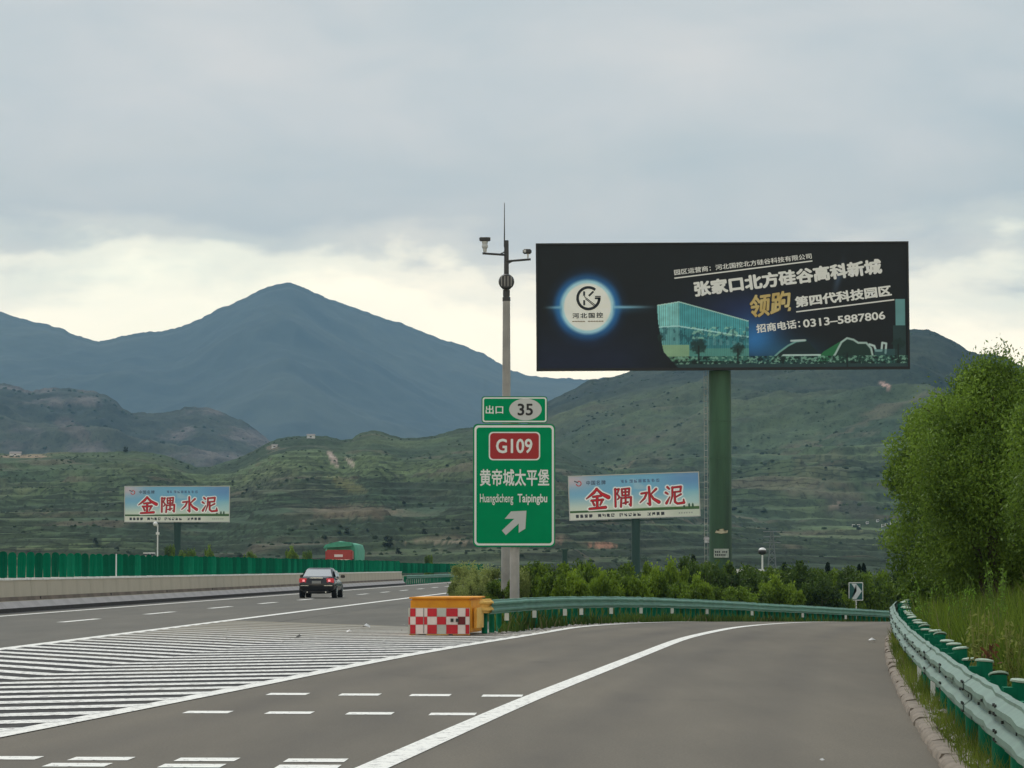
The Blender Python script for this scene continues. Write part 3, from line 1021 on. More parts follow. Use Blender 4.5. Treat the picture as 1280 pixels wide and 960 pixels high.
# ---------------------------------------------------------------- poster painters
def seg_d(X, Y, a, b):
    ax, ay = a; bx, by = b
    dx, dy = bx - ax, by - ay
    t = np.clip(((X - ax) * dx + (Y - ay) * dy) / (dx * dx + dy * dy + 1e-9), 0, 1)
    return np.hypot(X - ax - t * dx, Y - ay - t * dy)
def inpoly(X, Y, poly):
    r = np.zeros(X.shape, bool)
    for (x1, y1), (x2, y2) in zip(poly, poly[1:] + poly[:1]):
        c = ((y1 > Y) != (y2 > Y)) & (X < (x2 - x1) * (Y - y1) / (y2 - y1 + 1e-12) + x1)
        r ^= c
    return r
def mixc(C, mask, col):
    mask = np.clip(mask, 0, 1)[..., None].astype(float)
    C[:] = C * (1 - mask) + np.array(col, float) * mask
def big_poster(nx, ny):
    X, Y = np.meshgrid(np.linspace(673, 1136, nx), np.linspace(460, 305, ny))
    C = np.zeros(X.shape + (3,))
    C[:] = (25, 30, 33)
    mixc(C, sstep(380, 460, Y) * sstep(860, 760, X) * .8, (30, 38, 62))
    mixc(C, np.exp(-((X - 930) / 60) ** 2 - ((Y - 392) / 30) ** 2) * .8, (36, 50, 95))
    # halo
    cx, cy = 735, 383
    r = np.hypot(X - cx, (Y - cy))
    mixc(C, sstep(56, 34, r) * .45, (28, 70, 130))
    mixc(C, sstep(46, 36, r) * (.8 + .2 * np.cos(np.arctan2(Y - cy, X - cx) * 2)), (42, 108, 170))
    mixc(C, sstep(37, 31.5, r), (168, 215, 232))
    mixc(C, sstep(31.5, 28, r), (240, 241, 234))
    st = np.exp(-((Y - 383.5) / 1.7) ** 2) * (r > 32)
    mixc(C, st * np.where(X < cx, sstep(676, 702, X), sstep(830, 775, X)) * .95, (165, 215, 235))
    mixc(C, np.exp(-((Y - 386) / 5) ** 2) * (r > 32) * sstep(830, 770, X) * sstep(680, 700, X) * .35, (50, 120, 170))
    # picture area
    bound = 822 + 14 * ((Y - 372) / 88) ** 2 + np.where(Y > 440, (Y - 440) * .6, 0)
    reg = (X > bound)
    # blue glow behind
    mixc(C, reg * np.exp(-((X - 945) / 30) ** 2 - ((Y - 425) / 26) ** 2), (52, 120, 185))
    mixc(C, reg * np.exp(-((X - 985) / 38) ** 2 - ((Y - 440) / 14) ** 2) * .6, (50, 110, 150))
    # glass building
    top = np.where(X < 850, 381 - (X - 822) * .16, 376.6 + (X - 850) * .285)
    bl = reg & (X < 937) & (Y > top) & (Y < 452)
    shade = .82 + .25 * (((X * .42) % 1) < .28) + .1 * fbm(X / 9, Y / 6, 3, 4)
    base = np.where((X < 850)[..., None], np.array((140, 212, 212)), np.array((84, 172, 182)))
    m_ = bl[..., None]
    C[:] = np.where(m_, base * shade[..., None], C)
    mixc(C, bl * (np.abs(Y - top) < 1.3), (175, 212, 205))
    fl = np.where(X < 850, 409 - (X - 822) * .05, 408 + (X - 850) * .16)
    mixc(C, bl * (np.abs(Y - fl) < .9), (165, 215, 215))
    mixc(C, bl * (Y > fl + 1) * .35, (30, 80, 90))
    mixc(C, bl * (Y > 409) * (Y < 424) * (X > 866) * (fbm(X / 5, Y / 3, 3, 15) > .12) * .6, (170, 215, 190))
    mixc(C, bl * (Y > 409) * (Y < 430) * (fbm(X / 3.2, Y / 5, 3, 16) > .2) * .45, (24, 62, 74))
    mixc(C, bl * (Y > 431) * (X < 862) * .85, (150, 182, 140))
    mixc(C, bl * (Y > 436) * (X >= 862) * .55, (105, 160, 140))
    mixc(C, bl * (Y > fl + 8) * (((X * .12) % 1) < .5) * (X > 885) * .45 * (Y < 432), (120, 170, 175))
    # humps on the right
    def arc(pts, wd, col, al=1.0):
        d = np.full(X.shape, 1e9)
        for a, b in zip(pts[:-1], pts[1:]):
            d = np.minimum(d, seg_d(X, Y, a, b))
        mixc(C, sstep(wd + .7, wd - .3, d) * al, col)
    h1 = [(962, 453), (975, 441), (986, 433), (996, 428), (1008, 426.5), (1010, 427), (1022, 440), (1036, 452)]
    mixc(C, inpoly(X, Y, h1), (30, 48, 50))
    arc(h1[:5], .9, (120, 170, 165))
    arc([(990, 427), (1007, 426.3)], 1.0, (185, 205, 205))
    hg = [(1018, 453), (1030, 441), (1050, 429), (1060, 424), (1048, 453)]
    mixc(C, inpoly(X, Y, hg), (42, 112, 72))
    h2 = [(1037, 454), (1045, 444), (1053, 429), (1060, 424), (1068, 426), (1074, 430), (1084, 430), (1090, 437), (1093, 452)]
    mixc(C, inpoly(X, Y, h2), (34, 58, 52))
    arc(h2, 1.0, (170, 195, 190))
    arc([(975, 450), (980, 445), (1026, 445), (1020, 452)], .9, (190, 215, 212))
    arc([(1003, 446), (1003, 453)], .8, (190, 215, 212))
    arc([(1088, 432), (1094, 434), (1096, 440), (1103, 440), (1104, 430), (1109, 431), (1108, 443)], 1.1, (190, 210, 208))
    mixc(C, (X > 1094) * (X < 1120) * (Y > 438) * (Y < 456) * .55, (70, 125, 128))
    # tower
    mixc(C, (X > 1121) * (X < 1133) * (Y > 375) * (Y < 408) * .9, (110, 165, 168))
    mixc(C, (X > 1118) * (X < 1134) * (Y > 408) * (Y < 450) * .6, (52, 84, 84))
    # speckled garden strip
    gn = fbm(X / 3.0, Y / 2.2, 3, 9)
    strip_ = reg * (Y > 446) * (Y < 456)
    mixc(C, strip_ * .55, (44, 92, 80))
    mixc(C, strip_ * (gn > .22) * .8, (135, 180, 160))
    mixc(C, strip_ * (gn < -.25) * .8, (22, 34, 36))
    mixc(C, reg * (Y >= 455.5) * .9, (46, 72, 74))
    # trees
    for tx, ty, tr_ in ((874, 433, 12), (923, 437, 10), (1124, 432, 10), (826, 422, 6), (1060, 444, 7)):
        q = np.hypot(X - tx, (Y - ty) * 1.15) + 4.5 * fbm(X / 2.4, Y / 2.4, 3, int(tx))
        mixc(C, sstep(tr_, tr_ * .55, q) * .85 * (X > bound - 4), (30, 52, 50))
        arc([(tx, ty), (tx, ty + 18)], .8, (28, 40, 40), .9)
    # faint nebula
    mixc(C, np.exp(-((X - 1052 - (Y - 340) * -.25) / 4) ** 2 - ((Y - 348) / 18) ** 2) * .5, (90, 115, 150))
    # banner grain
    C *= (1 + .05 * fbm(X / 14, Y / 9, 3, 3))[..., None]
    return C
BR = {
 'jin': [[(.5, .98, .05), (.36, .80, .07), (.02, .52, .02)], [(.48, .98, .05), (.70, .74, .07), (1.0, .56, .10)], [(.32, .60, .05), (.68, .64, .05)], [(.24, .42, .05), (.76, .45, .05)],
         [(.50, .62, .06), (.49, .10, .06)], [(.30, .34, .04), (.36, .20, .05)], [(.70, .36, .05), (.62, .20, .03)], [(.14, .03, .05), (.86, .08, .07)]],
 'yu': [[(.05, .93, .04), (.30, .96, .05), (.18, .70, .04), (.32, .52, .05), (.2, .40, .03)], [(.08, .97, .06), (.07, .02, .06)], [(.46, .95, .04), (.9, .98, .05), (.86, .62, .05)], [(.46, .95, .05), (.48, .60, .05), (.86, .62, .04)],
        [(.48, .78, .04), (.86, .80, .04)], [(.67, .95, .05), (.66, .14, .05)], [(.42, .48, .05), (.38, .0, .06)], [(.42, .46, .04), (.98, .50, .06), (.95, .04, .06), (.86, .12, .03)], [(.52, .18, .04), (.80, .24, .04)]],
 'shui': [[(.5, 1, .06), (.52, .05, .07), (.38, .14, .02)], [(.08, .66, .05), (.38, .70, .05), (.24, .40, .05), (.0, .18, .02)], [(.88, .88, .06), (.58, .60, .03)], [(.56, .62, .04), (.72, .36, .07), (1.0, .18, .10)]],
 'ni': [[(.10, .96, .06), (.2, .86, .05)], [(.0, .66, .06), (.12, .58, .04)], [(.02, .08, .07), (.22, .42, .02)], [(.36, .92, .05), (.86, .96, .06), (.82, .70, .05), (.38, .67, .04)], [(.38, .94, .05), (.36, .45, .05), (.22, .05, .02)],
        [(.84, .55, .05), (.52, .38, .03)], [(.50, .60, .06), (.50, .14, .06), (.64, .04, .06), (1.0, .08, .07), (.98, .26, .03)]]}
def small_poster(nx, ny):
    # board coordinates U 0..18, V 0..6 (metres)
    U, V = np.meshgrid(np.linspace(0, 18, nx), np.linspace(0, 6, ny))
    C = np.zeros(U.shape + (3,))
    C[:] = (120, 175, 205)
    mixc(C, sstep(3.8, 1.2, V), (205, 215, 200))
    cl = fbm(U / 5, V / 2.2, 4, 12)
    mixc(C, sstep(0, .35, cl) * .45, (190, 205, 210))
    mixc(C, np.exp(-((U - 0) / 3.2) ** 2 - ((V - 5.5) / 1.2) ** 2) * .9, (205, 185, 190))
    mixc(C, sstep(11, 17, U) * sstep(3.4, 5.2, V) * .6, (95, 130, 185))
    mixc(C, sstep(13, 17.5, U) * sstep(4.0, 3.2, V) * sstep(1.4, 2.2, V) * .5, (160, 205, 205))
    mixc(C, (V < 1.2) * (V > .92), (60, 95, 50))
    mixc(C, (V < 1.35) * (V > 1.15) * sstep(6, 13, U), (80, 110, 60))
    mixc(C, V < .93, (212, 212, 200))
    q = V < .93
    mixc(C, q * sstep(13, 15, U) * .35, (170, 185, 165))
    for x0, n_ in ((.8, 4), (3.9, 4), (6.9, 5), (10.8, 4)):
        for i in range(n_):
            xx = x0 + i * .62
            m_ = (np.abs(U - xx - .2) < .22) * (np.abs(V - .45) < .24)
            m_ = m_ * (fbm(U * 5.5, V * 5.5, 2, 31 + i) > -.25)
            mixc(C, m_ * .9, (40, 40, 45))
    for i in range(6):
        mixc(C, (np.abs(U - 15.2 - i * .35) < .1) * (np.abs(V - .45) < .12) * .5, (120, 120, 120))
    for i, xx in enumerate(np.arange(7.4, 12.6, .62)):
        m_ = (np.abs(U - xx) < .22) * (np.abs(V - 5.1) < .22) * (fbm(U * 5, V * 5, 2, 71 + i) > -.2)
        mixc(C, m_ * .55, (60, 75, 110))
    for xx in (15.9, 16.6, 17.1):
        mixc(C, sstep(.3, .12, np.hypot((U - xx) * 1.6, (V - 1.45) * .7)), (40, 75, 50))
    def ch(key, x0, x1, y0, y1):
        d = np.full(U.shape, 1e9)
        for stq in BR[key]:
            for a, b in zip(stq[:-1], stq[1:]):
                A = (x0 + a[0] * (x1 - x0), y0 + a[1] * (y1 - y0)); B = (x0 + b[0] * (x1 - x0), y0 + b[1] * (y1 - y0))
                dx, dy = B[0] - A[0], B[1] - A[1]
                t = np.clip(((U - A[0]) * dx + (V - A[1]) * dy) / (dx * dx + dy * dy + 1e-9), 0, 1)
                wd = (a[2] + (b[2] - a[2]) * t) * (x1 - x0) * .84
                d = np.minimum(d, np.hypot(U - A[0] - t * dx, V - A[1] - t * dy) - wd)
        mixc(C, sstep(.30, .12, d), (248, 240, 236))
        mixc(C, sstep(.08, .0, d), (95, 14, 18))
        mixc(C, sstep(-.01, -.08, d), (205, 22, 30))
    ch('jin', 2.3, 5.4, 1.35, 4.25)
    ch('yu', 6.2, 8.6, 1.6, 4.15)
    ch('shui', 9.8, 12.4, 1.6, 4.2)
    ch('ni', 13.4, 15.9, 1.65, 4.2)
    # emblem top left
    mixc(C, sstep(.1, .02, np.abs(np.hypot(U - 1.35, V - 5.0) - .33)) * (np.arctan2(V - 5, U - 1.35) < 2), (190, 50, 40))
    mixc(C, (np.abs(U - 1.0) < .3) * (np.abs(V - 5.25 + (U - 1) * .4) < .08), (50, 60, 70))
    return C
def poster_mesh(name, C, W, Hh, k=1.0):
    ny, nx = C.shape[:2]
    X, Z = np.meshgrid(np.linspace(0, W, nx), np.linspace(0, Hh, ny))
    v = np.stack([X.ravel(), np.zeros(X.size), Z.ravel()], 1)
    c = np.clip(C, 0, 255) / 255.0
    c = np.where(c <= .04045, c / 12.92, ((c + .055) / 1.055) ** 2.4) * k
    return np_mesh(name, v, grid_faces(nx, ny), MATS['poster_print'], False, c.reshape(-1, 3))
mat('poster_print', (1, 1, 1), .55, attr='Col', spec=.3)

# ---------------------------------------------------------------- big billboard
YBB = 159.0
kb = YBB / F * 1.0
bbx = (904.5 - 640) * kb
bb = thing('billboard', 'giant dark technology park billboard on a thick green column', 'billboard', (902.0 * 0 + (902 - 640) * kb, YBB, Hf((902 - 640) * kb, YBB)))
bzb = bb.location.z
bX = lambda px: (px - 902) * kb
bZ = lambda py: EYE + (HORY - py) * kb - bzb
colg = mat('column_green', S(66, 108, 78, 1.0)[:3], .6, noise=.3, scale=1.1, color2=S(34, 62, 46, .9)[:3], stretch=(1, 1, .12), bump=1.0, bscale=6)
MB().tube([(0, 1.0, -.5), (0, 1.0, bZ(462))], [.56, .54], 28, cap=True).obj('column', colg, bb, smooth=True)
sm_ = MB().tube([(0, 1.0, 0), (0, 1.0, .03)], .565, 28).mesh('weld_seam', colg, smooth=True)
for i in range(6):
    link('weld_seam', sm_, bb, (0, 0, 1.0 + i * 1.8))
# ladder on the left side
lad = MB()
for xx in (-.78, -.62):
    lad.tube([(xx, .95, .5), (xx, .95, bZ(462))], .011, 6)
zz = .8
while zz < bZ(464):
    lad.tube([(-.78, .95, zz), (-.62, .95, zz)], .013, 5)
    if int(zz * 10) % 3 == 0: lad.tube([(-.62, .95, zz), (-.5, .98, zz)], .013, 5)
    zz += .3
lad.obj('ladder', galv, bb)
board_roll = math.atan(2.6 / 463)
bd = bpy.data.objects.new('display_box', MB().box(0, 463 * kb, .015, 1.9, 0, 155.5 * kb).mesh('display_box', mat('board_dark', (.022, .024, .026), .7)))
COL.objects.link(bd)
bd.parent = bb
bd.location = (bX(673), 0, bZ(460.6))
bd.rotation_euler = (0, -board_roll, 0)
PW, PH = 463 * kb, 155.0 * kb
post = link('poster', poster_mesh('poster', big_poster(700, 236), PW, PH, 1.22), bd, (0, 0, 0))
frame_m = mat('board_frame', (.012, .013, .014), .6)
mb = MB()
mb.box(-.09, PW + .09, -.06, .3, PH, PH + .09)
mb.box(-.09, PW + .09, -.06, .3, -.12, 0)
mb.box(-.09, 0, -.06, .3, 0, PH)
mb.box(PW, PW + .09, -.06, .3, 0, PH)
mb.obj('frame', frame_m, bd)
lit_w = mat('print_white', (.90, .90, .87), .6)
lit_k = mat('print_black', (.02, .03, .04), .55)
lit_g = mat('print_gold', S(196, 160, 70)[:3], .5, noise=.3, scale=.9, color2=S(225, 208, 150)[:3])
lit_gd = mat('print_gold_dark', S(70, 56, 30)[:3], .5)
def pP(px, py):
    return ((px - 673) * kb, (460.3 - py + (px - 904) * .003) * kb)
def blet(t, m, xl, yl, xr, yr, h_, bold, ya=-.012, shear=0.0, spacing=1.0):
    a, b = pP(xl, yl), pP(xr, yr)
    dx, dz = b[0] - a[0], b[1] - a[1]
    return lettering(t, m, bd, (a[0], ya, a[1]), math.hypot(dx, dz), h_ * kb, math.atan2(dz, dx), bold, shear, spacing)
blet('园区运营商：河北国控北方硅谷科技有限公司', lit_w, 844.5, 344, 1017, 324.5, 7.0, .018)
blet('张家口北方硅谷高科新城', lit_w, 870, 371.6, 1105.5, 344, 19.5, .05)
blet('领跑', lit_gd, 940.3, 399.3, 993.5, 392.3, 29.5, .055, shear=.22, ya=-.010)
blet('领跑', lit_g, 940.8, 398.8, 993.0, 391.8, 28.6, .030, shear=.22, ya=-.016)
blet('第四代科技园区', lit_w, 996, 386.2, 1117, 372.0, 14.0, .045)
blet('招商电话：', lit_w, 947, 417.6, 1002, 411.3, 11, .03)
blet('0313–5887806', lit_w, 1005.5, 411.3, 1108.5, 401.4, 10.2, .035)
mb = MB()
stroke([pP(844.5, 347.6), pP(1017.4, 327.4)], 1.6 * kb, -.012, mb)
stroke([pP(996.8, 391.2), pP(1119.5, 377)], 1.6 * kb, -.012, mb)
mb.obj('underline', lit_w, bd)
# emblem: ring shaped G with a K inside
mb = MB()
cx, cy = 736.3, 371.8
def arcpts(r, a0, a1, n_=30):
    return [pP(cx + r * math.cos(math.radians(a0 + (a1 - a0) * i / n_)), cy - r * math.sin(math.radians(a0 + (a1 - a0) * i / n_))) for i in range(n_ + 1)]
stroke(arcpts(13.6, 52, 362), 3.3 * kb, -.012, mb)
stroke([pP(744.5, 372), pP(751.2, 372)], 2.3 * kb, -.012, mb)
stroke([pP(744.6, 369.6), pP(751.6, 369.6)], 1.2 * kb, -.014, mb)
stroke([pP(731, 363.5), pP(731, 368.5)], 2.4 * kb, -.012, mb)
stroke([pP(731, 374.5), pP(731, 380.5)], 2.4 * kb, -.012, mb)
stroke([pP(742.5, 363.5), pP(737, 368.8)], 2.4 * kb, -.012, mb)
stroke([pP(731, 369.5), pP(745.5, 381)], 1.0 * kb, -.012, mb)
stroke([pP(732.5, 372.5), pP(744, 382)], 1.0 * kb, -.012, mb)
mb.obj('emblem', lit_k, bd)
blet('河北国控', lit_k, 716, 397, 754.5, 396.5, 6.6, .02, spacing=1.3)
mb = MB()
for i in range(12):
    if i == 5: continue
    stroke([pP(716 + i * 3.3, 400.9), pP(718.4 + i * 3.3, 400.9)], 1.2 * kb, -.012, mb)
mb.obj('small_print', mat('print_brown', (.25, .18, .12), .6), bd)
# stickers on the column
MB().box(-.36, .36, .40, .43, bZ(697), bZ(686)).obj('number_plate', mat('plate_pale', (.42, .47, .42), .6, noise=.25, scale=8), bb)
mb = MB()
for r_ in range(2):
    for i in range(7):
        if rng.random() < .85:
            mb.box(-.31 + i * .09, -.25 + i * .09, .392, .397, bZ(691.3 - r_ * 3.8 + 3.5), bZ(688.9 - r_ * 3.8 + 3.5) if False else bZ(691.3 - r_ * 3.8 + 3.5) + .09)
mb.obj('plate_marks', lit_k, bb)
mb = MB()
filled([(-.30, bZ(666)), (.0, bZ(667)), (.30, bZ(666)), (.33, bZ(663)), (.12, bZ(663.5)), (.1, bZ(661)), (-.08, bZ(661.5)), (-.1, bZ(663.8)), (-.25, bZ(663))], .42, mb)
mb.obj('sticker', mat('sticker_cream', (.55, .50, .35), .6), bb)

# ---------------------------------------------------------------- two cement billboards
sp_me = poster_mesh('poster', small_poster(440, 147), 18, 6, 1.3)
dgreen = mat('far_column', S(22, 66, 52, .8)[:3], .6)
def cement_board(label, Y, px0, px1, pyb, pyt, pxp, roll, first=None, postw=.62):
    kk = Y / F
    W, Hh = (px1 - px0) * kk, (pyb - pyt) * kk
    x = (pxp - 640) * kk
    t = thing('billboard', label, 'billboard', (x, Y, Hf(x, Y)))
    zb = t.location.z
    Zb = EYE + (HORY - pyb) * kk - zb
    MB().tube([(0, .8, -.5), (0, .8, Zb + .3)], postw, 18).obj('column', dgreen, t, smooth=True)
    b_ = MB().box(0, W, .02, 1.6, 0, Hh).obj('display_box', mat('board_grey', (.12, .13, .13), .7), t)
    b_.location = ((px0 - pxp) * kk, 0, Zb)
    b_.rotation_euler = (0, -roll, 0)
    link('poster', sp_me, b_, (0, 0, 0), scale=(W / 18, 1, Hh / 6))
    mb = MB()
    mb.box(-.12, W + .12, -.05, .2, Hh, Hh + .12); mb.box(-.12, W + .12, -.05, .2, -.12, 0)
    mb.box(-.12, 0, -.05, .2, 0, Hh); mb.box(W, W + .12, -.05, .2, 0, Hh)
    mb.obj('frame', mat('frame_pale', (.6, .6, .56), .6), b_)
    lettering('中国名牌', mat('print_blue', S(70, 85, 115)[:3], .6), b_, (2.4 * W / 18, -.03, 4.75 * Hh / 6), 2.7 * W / 18, .62 * Hh / 6, 0, .01, spacing=1.2)
    mb = MB()
    for i in range(3):
        mb.tube([(W * (.3 + .2 * i), .8, -.02), (W * (.3 + .2 * i), .8, -.35)], .1, 6)
    mb.box(W * .2, W * .8, .65, .95, -.45, -.3)
    mb.obj('support_beam', dgreen, b_)
    return t
cement_board('smaller sky-blue cement billboard on a dark column above the green median screen at left', 563, 156.5, 286.5, 652, 608.5, 221.5, 0.0)
cement_board('larger tilted sky-blue cement billboard on a dark column between exit sign and giant billboard', 455, 712.8, 874.5, 650, 596.2, 795, math.atan(5.6 / 162))

# ---------------------------------------------------------------- chevron sign
YC = 152.0
kc = YC / F
cxx = (1069 - 640) * kc
chs = thing('chevron_sign', 'small green and white chevron sign on a thin post beyond the far guardrail', 'road sign', (cxx, YC, Hf(cxx, YC)))
cz = chs.location.z
cZ = lambda py: EYE + (HORY - py) * kc - cz
cX = lambda px: (px - 1069) * kc
MB().tube([(0, .05, -.2), (0, .05, cZ(729))], .04, 8).obj('post', mat('white_paint', (.8, .8, .78), .5), chs)
MB().prism(rrect(cX(1060), cX(1078), cZ(750.5), cZ(727.8), .03), -.02, .01, 'y').obj('panel', sign_white, chs)
mb = MB(); pl = rrect(cX(1060.9), cX(1077.1), cZ(749.5), cZ(728.8), .02); mb.add([(p[0], -.024, p[1]) for p in pl], [tuple(range(len(pl)))])
mb.obj('panel_face', mat('chevron_green', S(20, 90, 85)[:3], .5), chs)
mb = MB()
filled([(cX(1063.5), cZ(729.5)), (cX(1069.5), cZ(729.5)), (cX(1076.3), cZ(739)), (cX(1069.5), cZ(748.8)), (cX(1063.5), cZ(748.8)), (cX(1069.8), cZ(739))], -.028, mb)
mb.obj('chevron', mat('chevron_grey', (.68, .74, .73), .5), chs)

# ---------------------------------------------------------------- crash cushion
yel = mat('cushion_yellow', S(246, 172, 20)[:3], .6, noise=.3, scale=3, color2=S(220, 142, 22)[:3])
yel2 = mat('cushion_yellow_pale', S(240, 190, 90)[:3], .6, noise=.2, scale=4)
redm = mat('checker_red', S(205, 24, 42)[:3], .5, noise=.12, scale=6)
redd = mat('checker_red_dark', S(110, 14, 22)[:3], .5)
whm = mat('checker_white', S(238, 222, 214)[:3], .5, noise=.08, scale=6)
gpm = mat('checker_grey', S(196, 198, 186)[:3], .5, noise=.08, scale=6)
YQ = 72.0
kq = YQ / F
qx = (549 - 640) * kq
cc = thing('crash_cushion', 'yellow crash cushion with red and white checkered front at the nose of the gore', 'crash cushion', (qx, YQ, 0.01))
qX = lambda px: (px - 549) * kq
qZ = lambda py: EYE + (HORY - py) * kq - .01
bodyp = [(qX(513), .12), (qX(588), .02), (qX(599), 1.0), (qX(603), 2.6), (qX(560), 2.7), (qX(524), 1.7)]
MB().prism(bodyp, .06, qZ(748.5), 'z').obj('body', yel, cc, bevel=.03)
MB().prism([(qX(511), .03), (qX(589), -.08), (qX(601), .9), (qX(606), 2.75), (qX(557), 2.85), (qX(520), 1.8)], qZ(748.5), qZ(746.3), 'z').obj('lid', yel, cc, bevel=.015)
for i, (a, b) in enumerate(((512, 520), (533, 561), (566, 588))):
    MB().box(qX(a), qX(b), -.06, .12, .0, qZ(792)).obj('foot_rail', [yel, yel2, yel][i], cc, bevel=.01)
MB().prism([(qX(592), .25), (qX(601), 1.5), (qX(604), 1.5), (qX(596), .2)], .15, .6, 'z').obj('side_plate', yel2, cc)
xs = [(511, 513), (513, 520), (520, 534.5), (534.5, 546.5), (546.5, 558), (558, 572.5), (572.5, 582), (582, 587)]
ysr = [(792, 780.5), (780.5, 770.5), (770.5, 760)]
plate = MB(); plate.box(qX(510.8), qX(587.4), -.075, -.04, qZ(792.3), qZ(759.7)); plate.obj('checker_board', gpm, cc)
for r_, (ya, yb_) in enumerate(ysr):
    for c_, (xa, xb) in enumerate(xs):
        red = (c_ + r_) % 2 == 1
        m_ = (redd if (c_ == 6 and r_ == 1) else redm) if red else (whm if (c_ + 2 * r_) % 4 else gpm)
        MB().box(qX(xa) + .004, qX(xb) - .004, -.086 - .004 * red, -.074, qZ(ya) + .004, qZ(yb_) - .004).obj('checker_square', m_, cc)
for px_ in (565.5, 572):
    MB().box(qX(px_ - 2), qX(px_ + 1.6), -.11, -.09, qZ(777), qZ(772.8)).obj('latch', bolt_c, cc)
MB().tube([(qX(530), -.09, qZ(791)), (qX(530), -.09, qZ(760))], .012, 5).obj('strap', mat('strap_grey', (.35, .3, .28), .7), cc)
# yellow painted rail end joining the guardrail
me = beam_mesh('rail_end', (qX(584) + .0, 0.5, 0), (float(Fr(73.7)) - qx + .02, 1.72, 0), yel2, 1, 5, .78, .005)
link('rail_end', me, cc)

# ---------------------------------------------------------------- vehicles
def loft(rings, cap=True):
    mb = MB()
    k = len(rings[0])
    vs = [p for r in rings for p in r]
    fs = []
    for i in range(len(rings) - 1):
        for j in range(k):
            fs.append((i * k + j, i * k + (j + 1) % k, (i + 1) * k + (j + 1) % k, (i + 1) * k + j))
    if cap:
        fs.append(tuple(range(k)))
        fs.append(tuple((len(rings) - 1) * k + j for j in range(k))[::-1])
    mb.add(vs, fs)
    return mb
carp = mat('car_paint', (.012, .013, .015), .18, spec=.6)
glassm = mat('car_glass', (.55, .57, .58), .22, spec=.8, metal=.8)
rubber = mat('rubber', (.015, .015, .015), .85)
chrome = mat('chrome', (.8, .82, .84), .15, metal=.9)
YCAR = 158.5
car = thing('car', 'black sedan seen from behind with glowing red tail lights on the expressway', 'car', ((396 - 640) * YCAR / F, YCAR, .012), -math.atan(.043))
def car_ring(y, hw, z0, z1, n_=20, pw=3.2):
    r = []
    zc, hh = (z0 + z1) / 2, (z1 - z0) / 2
    for i in range(n_):
        a = 2 * PI * i / n_
        c, s_ = math.cos(a), math.sin(a)
        r.append((hw * abs(c) ** (2 / pw) * (1 if c >= 0 else -1), y, zc + hh * abs(s_) ** (2 / pw) * (1 if s_ >= 0 else -1)))
    return r
stn = [(0, .70, .36, .86), (.06, .80, .28, .98), (.25, .87, .24, 1.03), (.8, .90, .20, 1.03), (1.4, .91, .20, .99), (2.6, .91, .20, .98), (3.4, .91, .20, .97), (4.0, .89, .22, .90), (4.5, .84, .24, .80), (4.75, .72, .30, .68), (4.8, .6, .36, .62)]
loft([car_ring(*s_) for s_ in stn]).obj('body', carp, car, smooth=True)
def cab_ring(z, hw, y0, y1, n_=24, pw=3.4):
    r = []
    for i in range(n_):
        a = 2 * PI * i / n_
        c, s_ = math.cos(a), math.sin(a)
        r.append((hw * abs(c) ** (2 / pw) * (1 if c >= 0 else -1), (y0 + y1) / 2 + (y1 - y0) / 2 * abs(s_) ** (2 / pw) * (1 if s_ >= 0 else -1), z))
    return r
loft([cab_ring(.94, .84, .45, 3.75), cab_ring(1.02, .82, .55, 3.6), cab_ring(1.3, .70, 1.05, 3.0), cab_ring(1.42, .62, 1.3, 2.75), cab_ring(1.455, .52, 1.5, 2.5)]).obj('cabin', carp, car, smooth=True)
mb = MB(); mb.add([(-.70, .50, 1.04), (.70, .50, 1.04), (.57, 1.12, 1.385), (-.57, 1.12, 1.385)], [(0, 1, 2, 3)]); mb.add([(-.70, .53, 1.02), (.70, .53, 1.02), (.57, 1.15, 1.36), (-.57, 1.15, 1.36)], [(3, 2, 1, 0)])
mb.obj('rear_window', glassm, car)
for s_ in (-1, 1):
    mb = MB(); mb.add([(s_ * .835, 1.0, 1.03), (s_ * .835, 3.2, 1.03), (s_ * .72, 2.8, 1.32), (s_ * .715, 1.45, 1.32)], [(0, 1, 2, 3)])
    mb.obj('side_window', glassm, car)
    mb = MB(); mb.box(-.19, .19, -.02, .05, -.11, .12)
    mb.obj('tail_light', mat('tail_red', (.5, .02, .03), .3, emit=(1, .08, .1, .12)), car, bevel=.03, loc=(s_ * .66, .03, .84), rot=(0, 0, -s_ * -.12))
    mb = MB(); mb.box(-.055, .055, -.045, -.022, -.05, .05)
    mb.obj('lit_lamp', mat('tail_lit', (.9, .3, .3), .3, emit=(1, .35, .38, .5)), car, loc=(s_ * .62, .03, .84))
    MB().box(-.2, .2, -.02, .02, -.012, .012).obj('bumper_trim', chrome, car, loc=(s_ * .58, -.005, .60))
    for yy in (.95, 3.85):
        mb = MB(); mb.tube([(s_ * .66, yy, .32), (s_ * .90, yy, .32)], .32, 20)
        wo = mb.obj('wheel', rubber, car, smooth=True)
        MB().tube([(s_ * .895, yy, .32), (s_ * .915, yy, .32)], .2, 14).obj('rim', chrome, wo)
    mb = MB(); mb.box(-.11, .11, -.05, .06, -.07, .08)
    mb.obj('mirror', carp, car, bevel=.025, loc=(s_ * 1.0, 2.9, 1.03))
MB().box(-.31, .31, -.03, .02, .95, .99).obj('trim_strip', chrome, car)
MB().box(-.22, .22, -.03, .02, .70, .83).obj('number_plate', mat('plate_grey', (.30, .30, .28), .5), car)
MB().box(-.6, .6, .0, .1, .26, .36).obj('bumper_insert', mat('plastic_dark', (.03, .03, .03), .7), car, bevel=.02)
mb = MB(); mb.tube([(.45, -.02, .29), (.45, .15, .29)], .035, 8); mb.tube([(-.45, -.02, .29), (-.45, .15, .29)], .035, 8)
mb.obj('exhaust', chrome, car)

